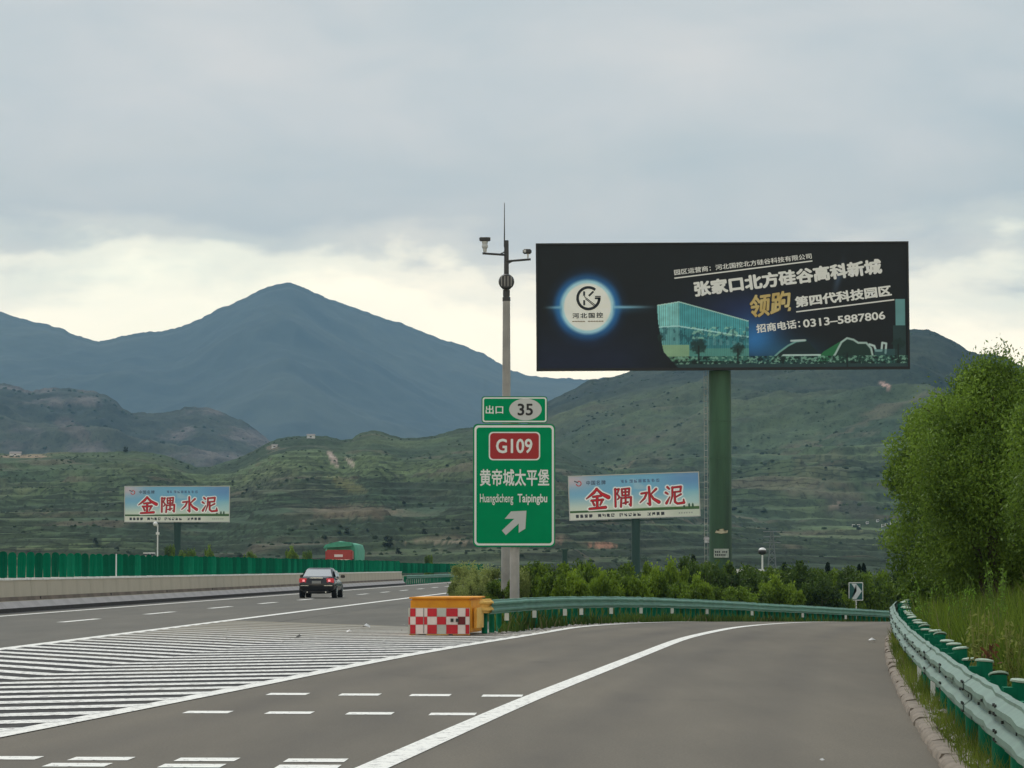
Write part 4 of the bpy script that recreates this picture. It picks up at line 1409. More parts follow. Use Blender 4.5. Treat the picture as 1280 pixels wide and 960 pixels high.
YT = 325.0
tx = (423.5 - 640) * YT / F
tk = thing('truck', 'lorry with red cab and green tarpaulin load behind the green median screen', 'truck', (tx, YT, .01), -math.atan(.043))
tred = mat('truck_red', S(172, 58, 50)[:3], .45, noise=.15, scale=2)
tarp = mat('tarp_green', S(70, 160, 128)[:3], .6, noise=.25, scale=1.2, bump=.5, bscale=3)
MB().box(-1.32, 1.32, 0, 2.1, .6, 3.2).obj('cab', tred, tk, bevel=.12)
MB().box(-1.15, 1.15, -.02, .03, 1.75, 2.25).obj('windscreen', glassm, tk)
MB().box(-.42, .42, -.06, 0, 2.5, 2.75).obj('name_board', mat('board_lit', (.85, .7, .66), .5), tk)
for s_ in (-1, 1):
    MB().box(s_ * .95 - .15, s_ * .95 + .15, -.04, .02, .8, 1.0).obj('headlight', chrome, tk)
    MB().box(s_ * 1.42 - .08, s_ * 1.42 + .08, .2, .3, 1.6, 2.3).obj('mirror', rubber, tk)
    for yy in (1.0, 5, 9.4, 10.8):
        mb = MB(); mb.tube([(s_ * .85, yy, .5), (s_ * 1.2, yy, .5)], .5, 14)
        mb.obj('wheel', rubber, tk, smooth=True)
rings = []
for yy, sc_ in ((2.35, .92), (2.6, 1), (6, 1.03), (10, 1), (12.4, .97)):
    rings.append([(-1.5 * sc_, yy, 1.2), (-1.55 * sc_, yy, 3.2), (-1.3 * sc_, yy, 3.75 * (.96 + .04 * sc_)), (-.4, yy, 4.0 * sc_ if sc_ > .95 else 3.85), (.6, yy, 3.95), (1.35 * sc_, yy, 3.75), (1.55 * sc_, yy, 3.2), (1.5 * sc_, yy, 1.2)])
loft(rings).obj('tarpaulin', tarp, tk, smooth=True)
MB().prism([(-1.7, 3.35), (-1.5, 3.72), (-.3, 4.02), (.9, 3.98), (1.3, 3.85), (1.1, 3.55), (-1.0, 3.42)], 1.6, 2.5, 'y').obj('tarpaulin_flap', tarp, tk, bevel=.05)
MB().box(-1.25, 1.25, 2.2, 12.4, .8, 1.2).obj('chassis', rubber, tk)

# ---------------------------------------------------------------- lamps, pylon, huts
def lamp(label, Y, px, pyt, pyb):
    kk = Y / F
    x = (px - 640) * kk
    t = thing('street_lamp', label, 'street lamp', (x, Y, Hf(x, Y)), group=None)
    zt = EYE + (HORY - pyt) * kk - t.location.z
    MB().tube([(0, 0, -.2), (0, 0, zt - .3)], [.09, .06], 8).obj('post', mat('white_paint', (.8, .8, .78), .5), t)
    return t, zt
t, zt = lamp('white lamp post with dark-bottomed dome head left of the chevron sign beyond the shrubs', 250, 952.5, 684.5, 0)
mb = MB(); mb.sphere((0, 0, zt - .32), .33, 12, 8, .75)
mb.obj('lamp_head', mat('lamp_dark', (.02, .02, .02), .5), t, smooth=True)
mb = MB(); mb.sphere((0, 0, zt - .2), .28, 12, 8, .7)
mb.obj('lamp_dome', mat('lamp_white', (.85, .85, .85), .4), t, smooth=True)
t, zt = lamp('white globe lamp post under the left cement billboard behind the green screen', 350, 197.5, 652, 0)
mb = MB(); mb.sphere((-.25, 0, zt - .25), .24, 12, 8)
mb.obj('lamp_globe', mat('lamp_white', (.85, .85, .85), .4), t, smooth=True)
MB().tube([(0, 0, zt - .6), (-.1, 0, zt - .45), (-.25, 0, zt - .4)], .04, 6).obj('arm', mat('white_paint', (.8, .8, .78), .5), t)
MB().box(-.18, .18, -.1, .1, zt - 1.4, zt - 1.15).obj('box', mat('white_paint', (.8, .8, .78), .5), t)
def pylon(label, Y, px, pyt, wd):
    kk = Y / F
    x = (px - 640) * kk
    t = thing('power_pylon', label, 'pylon', (x, Y, Hf(x, Y)))
    hh = EYE + (HORY - pyt) * kk - t.location.z
    mb = MB()
    n_ = 9
    def cr_(s, q): 
        f_ = wd * (1 - .8 * s)
        return (q[0] * f_, q[1] * f_, hh * s)
    qs = [(-1, -1), (1, -1), (1, 1), (-1, 1)]
    for q in qs:
        mb.tube([cr_(0, q), cr_(1, q)], .05, 4)
    for i in range(n_):
        for j in range(4):
            a, b = qs[j], qs[(j + 1) % 4]
            mb.tube([cr_(i / n_, a), cr_((i + 1) / n_, b)], .022, 4, cap=False)
            mb.tube([cr_(i / n_, b), cr_((i + 1) / n_, a)], .022, 4, cap=False)
    mb.obj('lattice', mat('pylon_grey', (.16, .18, .18), .6), t)
    mb = MB()
    for s in (.8, .9, .99):
        mb.tube([(-wd * 1.6, 0, hh * s), (wd * 1.6, 0, hh * s)], .07, 4)
    mb.obj('cross_arm', MATS['pylon_grey'], t)
pylon('thin lattice power pylon rising behind the white lamp post right of the big column', 520, 964.5, 664, .85)
pylon('faint lattice power pylon further off beside the right-hand tree', 900, 1133, 664, 1.2)
whitew = mat('house_white', (.78, .77, .74), .8, noise=.1, scale=.5)
roofm = mat('roof_grey', (.22, .2, .19), .8)
darkw = mat('window_dark', (.05, .06, .07), .4)
def hut(label, X, Y, Z, wd, dp, hh, roof=True, name='house'):
    t = thing(name, label, 'house', (X, Y, Z))
    MB().box(-wd / 2, wd / 2, 0, dp, -1.5, hh).obj('wall', whitew, t)
    if roof:
        MB().prism([(-.3, hh), (dp / 2, hh + wd * .12 + .3), (dp + .3, hh)], -wd / 2 - .2, wd / 2 + .2, 'x').obj('roof', roofm, t)
    for i in range(max(1, int(wd / 3))):
        x = -wd / 2 + wd * (i + .5) / max(1, int(wd / 3))
        MB().box(x - .45, x + .45, -.04, .02, hh * .35, hh * .75).obj('window', darkw, t)
    return t
def at(px, py, Y): return ((px - 640) * Y / F, EYE + (HORY - py) * Y / F)
for i, (px, py, Y, wd, hh, lb) in enumerate([(183.5, 692, 420, 0.5, .45, 'tiny white hut just left of the globe lamp post behind the screen'), (190, 692, 421, .45, .5, 'tiny white hut right against the globe lamp post behind the screen'),
        (1123.5, 720, 230, .35, .45, 'small white box building left of the grass bank beyond the chevron sign'), (1145, 722.5, 232, .6, .35, 'low wide white wall building at the edge of the grass bank')]):
    x, z = at(px, py, Y)
    hut(lb, x, Y, z - hh, wd * 1.0 if wd > 3 else wd * 1.6, 1.2, hh * 1.3, False)
x, z = at(937, 711.5, 300)
setp(MB().box(-1.3, 1.3, 0, .3, -1.6, .10).obj('white_wall', whitew, loc=(x, 300, z - .1)), 'low white wall peeping over the shrubs between column and lamp post', 'wall')
x, z = at(706, 688, 330)
t = thing('green_post', 'short dark green post standing behind the shrubs right of the exit sign', 'post', (x, 330, 0))
MB().tube([(0, 0, -.3), (0, 0, z)], .28, 10).obj('shaft', dgreen, t)
MB().box(-.36, .36, -.2, .2, z, z + .12).obj('head', dgreen, t)

# ---------------------------------------------------------------- terrain
def slope_mat(name, blob, amp, lines):
    m = bpy.data.materials.new(name)
    m.use_nodes = True
    n, l = nodes_of(m.node_tree)
    o = n.new('ShaderNodeOutputMaterial')
    b = n.new('ShaderNodeBsdfPrincipled')
    b.inputs['Roughness'].default_value = .95
    b.inputs['Specular IOR Level'].default_value = .1
    l.new(b.outputs[0], o.inputs[0])
    tcn = n.new('ShaderNodeTexCoord')
    a = n.new('ShaderNodeAttribute'); a.attribute_name = 'Col'
    def nz(scale, st, det=6, ro=.65):
        mpn = n.new('ShaderNodeMapping'); mpn.inputs['Scale'].default_value = st
        l.new(tcn.outputs['Object'], mpn.inputs[0])
        t = n.new('ShaderNodeTexNoise'); t.inputs['Scale'].default_value = scale
        t.inputs['Detail'].default_value = det; t.inputs['Roughness'].default_value = ro
        l.new(mpn.outputs[0], t.inputs['Vector'])
        return t.outputs[0]
    def mr(v, p, q, c, d):
        r = n.new('ShaderNodeMapRange'); r.interpolation_type = 'SMOOTHSTEP'
        for i, x in enumerate((p, q, c, d)): r.inputs[i + 1].default_value = x
        l.new(v, r.inputs[0]); return r.outputs[0]
    def mul(A, B):
        q = n.new('ShaderNodeMix'); q.data_type = 'RGBA'; q.blend_type = 'MULTIPLY'; q.inputs[0].default_value = 1
        l.new(A, q.inputs[6]); l.new(B, q.inputs[7]); return q.outputs[2]
    def mth(op, A, B):
        q = n.new('ShaderNodeMath'); q.operation = op
        for i, v in enumerate((A, B)):
            if hasattr(v, 'links'): l.new(v, q.inputs[i])
            else: q.inputs[i].default_value = v
        return q.outputs[0]
    cur = mul(a.outputs['Color'], mr(nz(blob, (1, .3, 1), 8, .7), .34, .66, 1 - amp, 1 + amp))
    cur = mul(cur, mr(nz(blob * 4.5, (1, .3, 1), 4, .6), .56, .64, 1.0, .55))
    if lines:
        sp = n.new('ShaderNodeSeparateXYZ'); l.new(tcn.outputs['Object'], sp.inputs[0])
        hh = mth('ADD', mth('DIVIDE', sp.outputs[2], lines), mth('MULTIPLY', nz(.012, (1, 1, 1), 4), 9.0))
        fr = mth('FRACT', hh, 0.0)
        ln_ = mth('MULTIPLY', mr(fr, .62, .80, 0, 1), mr(fr, .98, .86, 0, 1))
        msk = mth('MULTIPLY', mr(nz(.006, (1, .6, 1), 5), .44, .56, 0, 1), mr(sp.outputs[2], lines * 42, lines * 14, 0, 1))
        f_ = mth('SUBTRACT', 1.0, mth('MULTIPLY', mth('MULTIPLY', ln_, msk), .55))
        cur = mul(cur, f_)
    l.new(cur, b.inputs['Base Color'])
    bp = n.new('ShaderNodeBump'); bp.inputs['Strength'].default_value = .7; bp.inputs['Distance'].default_value = .35 / blob * .5
    l.new(nz(blob, (1, .5, 1), 6, .6), bp.inputs['Height']); l.new(bp.outputs[0], b.inputs['Normal'])
    MATS[name] = m
    return m
hill_m = slope_mat('hill_vegetation', .22, .26, 1.5)
rock_m = slope_mat('rocky_slope', .07, .30, 0)
right_m = slope_mat('hillside_terraces', .14, .24, 2.3)
mount_m = mat('mountain_vegetation', (1, 1, 1), .95, attr='Col', noise=.2, scale=.02, spec=.1, detail=6)
LAYERS = {}
def terrain(name, sky_pts, Z0, Zc, Zend, nrow, colf, rough=1.6, gully=.15, gs=300., seed=1, power=1.25, terr=None, m=None, edge=(-.62, .72), z0h=-.5, ncol=760, fine=.2, zcf=None, hummock=None):
    u = np.concatenate([np.linspace(edge[0], -fine, 70)[:-1], np.linspace(-fine, fine, ncol), np.linspace(fine, edge[1], 70)[1:]])
    px = 640 + u * F
    sy = np.interp(px, [p[0] for p in sky_pts], [p[1] for p in sky_pts])
    nu = len(u)
    sy = sy + rough * fbm(u * 110, u * 0 + .3, 4, seed + 20) * 1.0 + rough * .9 * fbm(u * 700, u * 0 + 1.3, 3, seed + 21)
    ec = (HORY - sy) / F
    Zcu = Zc * (1 + .10 * fbm(u * 9, u * 0, 3, seed + 5)) if zcf is None else zcf(px)
    t = np.concatenate([np.linspace(0, 1, nrow) ** 1.15, [1.03, 1.08, 1.2, 1.5]])
    T, U_ = np.meshgrid(t, u, indexing='ij')
    Y = Z0 + (Zcu[None, :] - Z0) * np.minimum(T, 1) + (Zend - Zcu[None, :]) * np.maximum(T - 1, 0) / .5
    E = ec[None, :]
    X = U_ * Y
    Es = (HORY - np.interp(px, [p[0] for p in sky_pts], [p[1] for p in sky_pts])) / F
    Es = np.convolve(np.pad(Es, 6, mode='edge'), np.ones(13) / 13, 'valid')[None, :]
    hcs, hcr = Es * Zc + EYE, E * Zcu[None, :] + EYE
    hc = hcs + (hcr - hcs) * np.minimum(T, 1) ** 9
    s = np.minimum(T, 1) ** power
    g = fbm(X / gs, Y / gs, 6, seed, ridged=True) * .75 + .25 * fbm(X / (gs * .23), Y / (gs * .23), 4, seed + 3, ridged=True)
    env = np.minimum(T, 1) ** .8 * (1 - np.minimum(T, 1) ** 6)
    h = z0h + (hc - z0h) * s + hc * gully * (g - .15) * env
    if hummock is not None:
        h = h + hummock(X, Y, T)
    if terr:
        st, amt, tmax = terr
        wv = fbm(X / 120, Y / 120, 4, seed + 8) * 2.2
        q = h / st + wv
        fr = q - np.floor(q)
        stp = np.floor(q) + sstep(.74, 1.0, fr)
        fade = amt * (1 - sstep(tmax * .55, tmax, T)) * sstep(.0, .05, T)
        h2 = (stp - wv) * st
        h = h * (1 - fade) + h2 * fade
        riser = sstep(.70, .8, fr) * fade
    else:
        riser = np.zeros_like(h)
    lim = ((Es + (E - Es) * np.minimum(T, 1) ** 9) * .985) * Y + EYE
    body = T < 1
    h = np.where(body, np.minimum(h, lim * (.80 + .20 * np.minimum(T, 1) ** .5) + 0 * h), h)
    last = E * Zcu[None, :] + EYE
    h = np.where(T == 1, last, h)
    h = np.where(T > 1, last * (1 - (T - 1) * 1.6), h)
    pxs = 640 + X / Y * F
    pys = HORY - (h - EYE) / Y * F
    col = colf(X, Y, h, T, g, riser, pxs, pys)
    v = np.stack([X.ravel(), Y.ravel(), h.ravel()], 1)
    me = np_mesh(name, v, grid_faces(nu, len(t)), m or hill_m, True, np.clip(col, .004, .8).reshape(-1, 3))
    o = link(name, me)
    o['kind'] = 'structure'
    LAYERS[name] = (u, X, Y, h, pys)
    return o
def bl(a, b, t):
    t = np.clip(t, 0, 1)[..., None]
    return np.array(a) * (1 - t) + np.array(b) * t
def near_col(X, Y, h, T, g, riser, px, py):
    n1 = fbm(X / 70, Y / 160, 5, 41)
    n2 = fbm(X / 26, Y / 60, 4, 42)
    n3 = fbm(X / 220, Y / 300, 4, 43)
    c = bl((.046, .078, .044), (.106, .148, .066), sstep(-.35, .4, n1))
    c = bl_mix(c, (.16, .125, .085), sstep(.14, .34, n2) * .42 * (1 - T))
    c = bl_mix(c, (.030, .045, .026), sstep(.08, .4, n3) * .55)
    c = bl_mix(c, (.115, .13, .05), sstep(.15, .45, -n3) * .4)
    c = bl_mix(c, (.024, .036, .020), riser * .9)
    c = bl_mix(c, (.17, .14, .10), sstep(.3, .5, fbm(X / 40, Y / 22, 4, 77)) * .4)
    return c
def bl_mix(c, col, t):
    t = np.clip(t, 0, 1)[..., None]
    return c * (1 - t) + np.array(col) * t
def spot(c, px, py, cx, cy, rx, ry, col, ang=0.0, s=1.0):
    a = math.radians(ang)
    dx, dy = px - cx, py - cy
    qx_, qy_ = (dx * math.cos(a) + dy * math.sin(a)) / rx, (-dx * math.sin(a) + dy * math.cos(a)) / ry
    d = np.hypot(qx_, qy_) + .35 * fbm(px / 6, py / 4, 3, 61)
    return bl_mix(c, col, sstep(1.1, .7, d) * s)
def near_col2(X, Y, h, T, g, riser, px, py):
    c = near_col(X, Y, h, T, g, riser, px, py)
    c = spot(c, px, py, 416, 573, 4, 12, (.36, .29, .24), -32)
    c = spot(c, px, py, 437, 577, 3, 9, (.30, .26, .20), -48)
    c = spot(c, px, py, 340, 560, 10, 3, (.2, .16, .12), 0, .7)
    c = spot(c, px, py, 30, 571, 34, 2.2, (.30, .22, .15), 0, .8)
    c = spot(c, px, py, 445, 640, 60, 9, (.17, .13, .09), 0, .5)
    c = spot(c, px, py, 750, 682, 22, 4.5, (.36, .19, .12), 0, .9)
    c = spot(c, px, py, 695, 676, 10, 4, (.26, .18, .13), 0, .6)
    c = spot(c, px, py, 560, 677, 60, 2, (.26, .21, .15), 0, .6)
    c = spot(c, px, py, 435, 607, 28, 7, (.15, .15, .06), 20, .6)
    return c
# far blue mountain
def far_col(X, Y, h, T, g, riser, px, py):
    c = bl((.050, .062, .045), (.075, .085, .055), sstep(-.4, .5, fbm(X / 500, Y / 500, 5, 51) + g * .3))
    return c
terrain('far_mountain', [(-2600, 470), (-1600, 395), (-900, 440), (-400, 360), (-150, 372), (0, 390), (40, 402), (75, 411), (95, 420), (122, 428), (150, 421), (175, 415), (195, 415), (225, 409), (250, 398), (270, 387), (290, 379), (310, 369), (325, 361), (342, 357), (362, 352), (378, 358), (395, 367), (430, 381), (455, 388), (480, 397), (500, 402), (550, 424), (575, 430), (600, 440), (625, 455), (640, 463), (665, 470), (700, 472), (740, 474), (800, 466), (900, 480), (1100, 500), (1500, 440), (2300, 400), (3600, 470)],
        6200, 9200, 11800, 190, far_col, rough=2.0, gully=.20, gs=1300., seed=3, power=1.0, m=mount_m, ncol=620, z0h=0)
# middle rocky hills at the left
def mid_col(X, Y, h, T, g, riser, px, py):
    c = bl((.040, .052, .034), (.070, .078, .045), sstep(-.3, .5, fbm(X / 160, Y / 260, 5, 52)))
    rk = fbm(X / 45, h / 22, 5, 53)
    c = bl_mix(c, (.15, .13, .11), sstep(.10, .42, rk) * sstep(.25, .6, T) * .85) * .85
    c = spot(c, px, py, 205, 488, 7, 5, (.25, .2, .13), 0, .8)
    c = spot(c, px, py, 90, 535, 26, 10, (.12, .09, .075), 30, .5)
    return c
terrain('rocky_hills', [(-2600, 500), (-1500, 440), (-700, 500), (-300, 470), (0, 478), (25, 484), (40, 488), (60, 485), (85, 486), (105, 488), (120, 489), (140, 496), (152, 508), (165, 515), (190, 516), (215, 514), (235, 509), (258, 510), (280, 516), (300, 525), (315, 534), (330, 545), (345, 556), (370, 575), (420, 600), (500, 640), (700, 690), (1200, 700), (3600, 700)],
        2600, 4300, 5200, 230, mid_col, rough=2.2, gully=.34, gs=420., seed=11, power=1.1, m=rock_m, z0h=0)
# right big hill
def right_col(X, Y, h, T, g, riser, px, py):
    c = near_col(X, Y, h, T, g, riser, px, py)
    hi = sstep(.45, .8, T + .15 * fbm(X / 200, Y / 260, 4, 58))
    c = c * (1 - hi[..., None]) + bl((.024, .038, .028), (.050, .062, .036), sstep(-.4, .5, fbm(X / 90, Y / 220, 5, 57))) * hi[..., None]
    c = spot(c, px, py, 1107, 481, 9, 2.2, (.42, .28, .23), 14)
    c = spot(c, px, py, 1122, 487, 4, 3, (.36, .24, .2), 30)
    c = spot(c, px, py, 1060, 634, 40, 14, (.045, .048, .035), 10, .7)
    c = spot(c, px, py, 1045, 630, 9, 4, (.22, .17, .13), -20, .6)
    return c
terrain('right_hill', [(-3000, 705), (300, 700), (500, 640), (600, 580), (660, 530), (680, 505), (700, 495), (718, 486), (735, 474), (752, 473), (765, 471), (785, 465), (800, 460), (850, 448), (900, 440), (1000, 425), (1060, 416), (1136, 412), (1162, 412), (1180, 420), (1195, 427), (1210, 437), (1225, 442), (1240, 442), (1258, 446), (1280, 460), (1330, 480), (1450, 470), (1700, 430), (2200, 470), (3600, 420)],
        1000, 2700, 3500, 330, right_col, rough=1.7, gully=.26, gs=330., seed=21, power=1.22, terr=(4.6, .8, .62), m=right_m, z0h=-1)
# near green terraced hills
def hum(X, Y, T):
    return 2.6 * fbm(X / 60, Y / 60, 4, 66) * sstep(0, .15, T)
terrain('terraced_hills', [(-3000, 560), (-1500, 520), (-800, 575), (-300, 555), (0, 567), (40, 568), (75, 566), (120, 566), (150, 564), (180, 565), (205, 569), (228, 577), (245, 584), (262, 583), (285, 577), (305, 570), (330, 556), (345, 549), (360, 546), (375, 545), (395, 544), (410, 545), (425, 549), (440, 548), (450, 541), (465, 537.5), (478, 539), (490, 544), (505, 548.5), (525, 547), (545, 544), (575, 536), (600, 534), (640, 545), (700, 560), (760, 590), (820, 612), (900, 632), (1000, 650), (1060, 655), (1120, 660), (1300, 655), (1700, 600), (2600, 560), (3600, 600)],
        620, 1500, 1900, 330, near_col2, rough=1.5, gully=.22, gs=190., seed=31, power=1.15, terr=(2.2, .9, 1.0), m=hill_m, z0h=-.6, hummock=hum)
def on_hill(layer, px, py):
    u, X, Y, h, pys = LAYERS[layer]
    c = int(np.argmin(np.abs(u - (px - 640) / F)))
    col = pys[:, c]
    n_ = len(col) - 4
    vis = np.minimum.accumulate(col[:n_])
    r = int(np.argmax(vis <= py)) if (vis <= py).any() else n_ - 1
    return float(X[r, c]), float(Y[r, c]), float(h[r, c])
for (ly, px, py, wd, hh, lb) in [('terraced_hills', 389, 548, 3.4, 1.6, 'low white building on the crest of the green hill left of the exit sign'), ('terraced_hills', 342, 561, 2.4, 1.1, 'tiny pale hut on the left shoulder of the hill crowned by a white building'),
        ('terraced_hills', 19, 570, 5, 1.3, 'pale roofed building at the far left on the terraced ridge'), ('terraced_hills', 887, 681, 3.0, 1.0, 'small white hut on the terraces just left of the big billboard column')]:
    x, y_, z = on_hill(ly, px, py)
    hut(lb, x, y_, z, wd, 3, hh * .6 + .3, True)
ordn = ['first', 'second', 'third', 'fourth', 'fifth', 'sixth', 'seventh', 'eighth', 'ninth', 'tenth', 'eleventh', 'twelfth']
for i, px in enumerate([1066, 1073, 1083, 1097, 1103, 1108, 1114, 1120]):
    x, y_, z = on_hill('terraced_hills' if False else 'right_hill', px, 658.5)
    hut('white cottage in the distant row left of the big tree, %s from the left' % ordn[i], x, y_, z, 1.0, 1.5, .9, False)['group'] = 'row of distant white cottages'

# ---------------------------------------------------------------- foliage
leaf_m = mat('leaves', (1, 1, 1), .6, attr='Col', transl=.35, spec=.25)
bark_m = mat('bark', (.07, .055, .04), .9, noise=.3, scale=6)
def leaf_quads(cen, size, cols, upbias=0.0, aspect=.5, rs=None):
    rs = rs or nr
    n_ = len(cen)
    d = rs.normal(size=(n_, 3)); d[:, 2] += upbias
    d /= np.linalg.norm(d, axis=1)[:, None]
    e_ = rs.normal(size=(n_, 3))
    b = np.cross(d, e_); b /= np.linalg.norm(b, axis=1)[:, None]
    sz = size * rs.uniform(.6, 1.4, n_)[:, None]
    p0 = cen - d * sz * .5
    p2 = cen + d * sz * .5
    p1 = cen + b * sz * aspect * .5
    p3 = cen - b * sz * aspect * .5
    v = np.stack([p0, p1, p2, p3], 1).reshape(-1, 3)
    f = np.arange(n_ * 4).reshape(-1, 4)
    c = np.repeat(cols, 4, 0)
    return v, f, c
def crown_points(n_, clusters, rs, squash=1.0):
    """clusters: (centre, radius xyz)"""
    k = rs.integers(0, len(clusters), n_)
    w_ = np.array([c[1][0] * c[1][1] * c[1][2] for c in clusters]) ** .7
    k = rs.choice(len(clusters), n_, p=w_ / w_.sum())
    cen = np.array([c[0] for c in clusters])[k]
    rad = np.array([c[1] for c in clusters])[k]
    d = rs.normal(size=(n_, 3))
    d /= np.linalg.norm(d, axis=1)[:, None]
    r = rs.uniform(.25, 1.0, n_) ** .5
    r *= 1 + np.clip(.24 * rs.normal(size=n_), -.5, .38)
    return cen + d * r[:, None] * rad, k
def col_mix(k, ncl, base, var, rs, n_):
    cl = rs.uniform(0, 1, ncl)[k]
    t = np.clip(cl ** 1.3 * .6 + rs.uniform(0, 1, n_) ** 2 * .45, 0, 1)[:, None]
    return np.array(base) * (1 - t) + np.array(var) * t
def make_bush(seed, R, Hh, n_, dark, light, leaf=.115, spiky=False):
    rs = np.random.default_rng(seed)
    cl = []
    for i in range(26):
        a = rs.uniform(0, 2 * PI)
        q = rs.uniform(0, 1) ** .6
        z = rs.uniform(.1, 1)
        rr = R * q * math.sqrt(max(.2, 1 - (z * .86) ** 4))
        s = rs.uniform(.16, .34) * R
        cl.append(((rr * math.cos(a), rr * math.sin(a), z * Hh * .88), (s, s, s * rs.uniform(.7, 1.3))))
    P, k = crown_points(n_, cl, rs)
    P[:, 2] = np.maximum(P[:, 2], .02)
    C_ = col_mix(k, len(cl), dark, light, rs, n_)
    v, f, c = leaf_quads(P, leaf, C_, .5, .55, rs)
    if spiky:
        m_ = 260
        a = rs.uniform(0, 2 * PI, m_); q = R * rs.uniform(0, .9, m_)
        base = np.stack([q * np.cos(a), q * np.sin(a), np.full(m_, Hh * .6)], 1)
        tip = base + np.stack([rs.normal(0, .12, m_), rs.normal(0, .12, m_), rs.uniform(.3, .75, m_) * Hh * .6], 1)
        PP = []
        for t in np.linspace(0, 1, 9):
            PP.append(base * (1 - t) + tip * t + rs.normal(0, .03, (m_, 3)))
        PP = np.concatenate(PP)
        v2, f2, c2 = leaf_quads(PP, leaf * .9, np.tile(np.array(light), (len(PP), 1)) * rs.uniform(.7, 1.1, (len(PP), 1)), 1.2, .4, rs)
        f2 = f2 + len(v)
        v = np.concatenate([v, v2]); f = np.concatenate([f, f2]); c = np.concatenate([c, c2])
    return np_mesh('foliage', v, f, leaf_m, False, c)
def stems_mesh(seed, R, Hh, n_=7):
    r_ = random.Random(seed)
    mb = MB()
    for i in range(n_):
        a = r_.uniform(0, 2 * PI)
        q = R * r_.uniform(.2, .7)
        mb.tube([(q * .1 * math.cos(a), q * .1 * math.sin(a), -.15), (q * .5 * math.cos(a), q * .5 * math.sin(a), Hh * .4), (q * math.cos(a), q * math.sin(a), Hh * .8)], [.03, .02, .008], 5)
    return mb.mesh('stems', bark_m)
D1, L1 = (.045, .085, .012), (.22, .34, .030)
D2, L2 = (.026, .055, .012), (.10, .17, .026)
D3, L3 = (.06, .115, .012), (.26, .38, .035)
D4, L4 = (.10, .14, .035), (.34, .40, .12)
bvar = {
 'mid': [(make_bush(101, .95, 1.6, 7500, D1, L1), 1), (make_bush(102, 1.1, 1.5, 7500, D1, L1), 1)],
 'dark': [(make_bush(103, 1.0, 1.9, 7500, D2, L2), 1), (make_bush(104, 1.1, 1.7, 7500, D2, L2), 1)],
 'bright': [(make_bush(105, .9, 1.2, 7500, D3, L3), 1), (make_bush(106, 1.0, 1.1, 7500, D3, L3), 1)],
 'pale': [(make_bush(107, .9, 1.7, 7500, D4, L4, .08, True), 1), (make_bush(108, .8, 1.9, 7500, D4, L4, .08, True), 1)]}
stem_me = stems_mesh(5, 1.0, 1.5)
tonew = {'mid': 'green', 'dark': 'dark green', 'bright': 'bright yellow-green', 'pale': 'pale grey-green feathery'}
bi = 0
BUSHLOG = []
def bush(tone, px, Y, top_py, rpx, label):
    """bush seen at photo column px, at distance Y, whose top reaches photo row top_py and half width rpx"""
    global bi
    kk = Y / F
    x = (px - 640) * kk
    zb = Hf(x, Y) - .07
    hh = EYE + (HORY - top_py) * kk - zb
    me = bvar[tone][bi % 2][0]
    t = thing('bush', label, 'bush', (x, Y, zb), rng.uniform(0, 6.28))
    hn = {'mid': 1.55, 'dark': 1.75, 'bright': 1.15, 'pale': 1.9}[tone]
    sx_ = rpx * kk / 1.0
    link('foliage', me, t, (0, 0, 0), scale=(sx_ * rng.uniform(1.05, 1.4), sx_ * rng.uniform(1.0, 1.3), max(hh, .4) / hn * rng.uniform(.93, 1.05)))
    link('stems', stem_me, t, (0, 0, 0), scale=(sx_ * .8, sx_ * .8, max(hh, .4) / 1.6))
    bi += 1
B = [  # tone, px, Y, top, half width px
 ('pale', 581, 116, 702, 22), ('pale', 606, 111, 706, 26), ('pale', 592, 104, 716, 22), ('pale', 575, 99, 728, 13), ('mid', 625, 100, 728, 20), ('pale', 648, 108, 712, 20),
 ('mid', 662, 112, 706, 24), ('dark', 684, 116, 705, 26), ('mid', 700, 108, 712, 26), ('mid', 722, 116, 703, 28), ('bright', 716, 102, 722, 24),
 ('mid', 742, 112, 710, 26), ('bright', 752, 105, 720, 24), ('dark', 768, 118, 708, 28), ('bright', 780, 108, 717, 26), ('mid', 800, 114, 714, 28), ('bright', 818, 110, 720, 24),
 ('bright', 838, 118, 712, 24), ('dark', 856, 128, 704, 26), ('mid', 848, 114, 724, 22), ('dark', 880, 132, 700, 30), ('dark', 905, 138, 708, 30), ('bright', 872, 120, 728, 22),
 ('mid', 896, 124, 729, 24), ('dark', 930, 140, 712, 32), ('mid', 925, 130, 730, 26), ('mid', 955, 145, 714, 30), ('bright', 968, 136, 728, 24), ('dark', 985, 150, 708, 30), ('bright', 990, 140, 736, 18),
 ('mid', 1008, 152, 712, 28), ('dark', 1024, 147, 726, 26), ('dark', 1040, 156, 712, 28), ('bright', 1052, 150, 745, 18), ('mid', 1062, 160, 716, 26), ('dark', 1084, 166, 716, 26), ('mid', 1096, 162, 728, 22), ('dark', 1112, 172, 718, 26), ('dark', 1135, 178, 716, 26), ('mid', 1122, 168, 734, 20)]
B += [('mid', 690 + i * 34, 136 + i * 3.2, 709 + (i % 3) * 3, 26) for i in range(13)]
B.sort(key=lambda b: b[1])
marks = [(560, 'behind the crash cushion'), (640, 'at the exit sign foot'), (700, 'right of the exit sign'), (760, 'left of the right cement billboard'), (830, 'right of the right cement billboard'), (880, 'left of the thick column'), (930, 'right of the thick column'), (1000, 'near the white lamp post'), (1050, 'left of the chevron sign'), (1090, 'right of the chevron sign'), (2000, 'next to the grass bank')]
seen = {}
for b_ in B:
    tone, px, Y, tp, rp = b_
    mk = next(m for lim, m in marks if px < lim + (0 if lim > 600 else 60))
    key = (tone, mk)
    seen[key] = seen.get(key, 0) + 1
cnt = {}
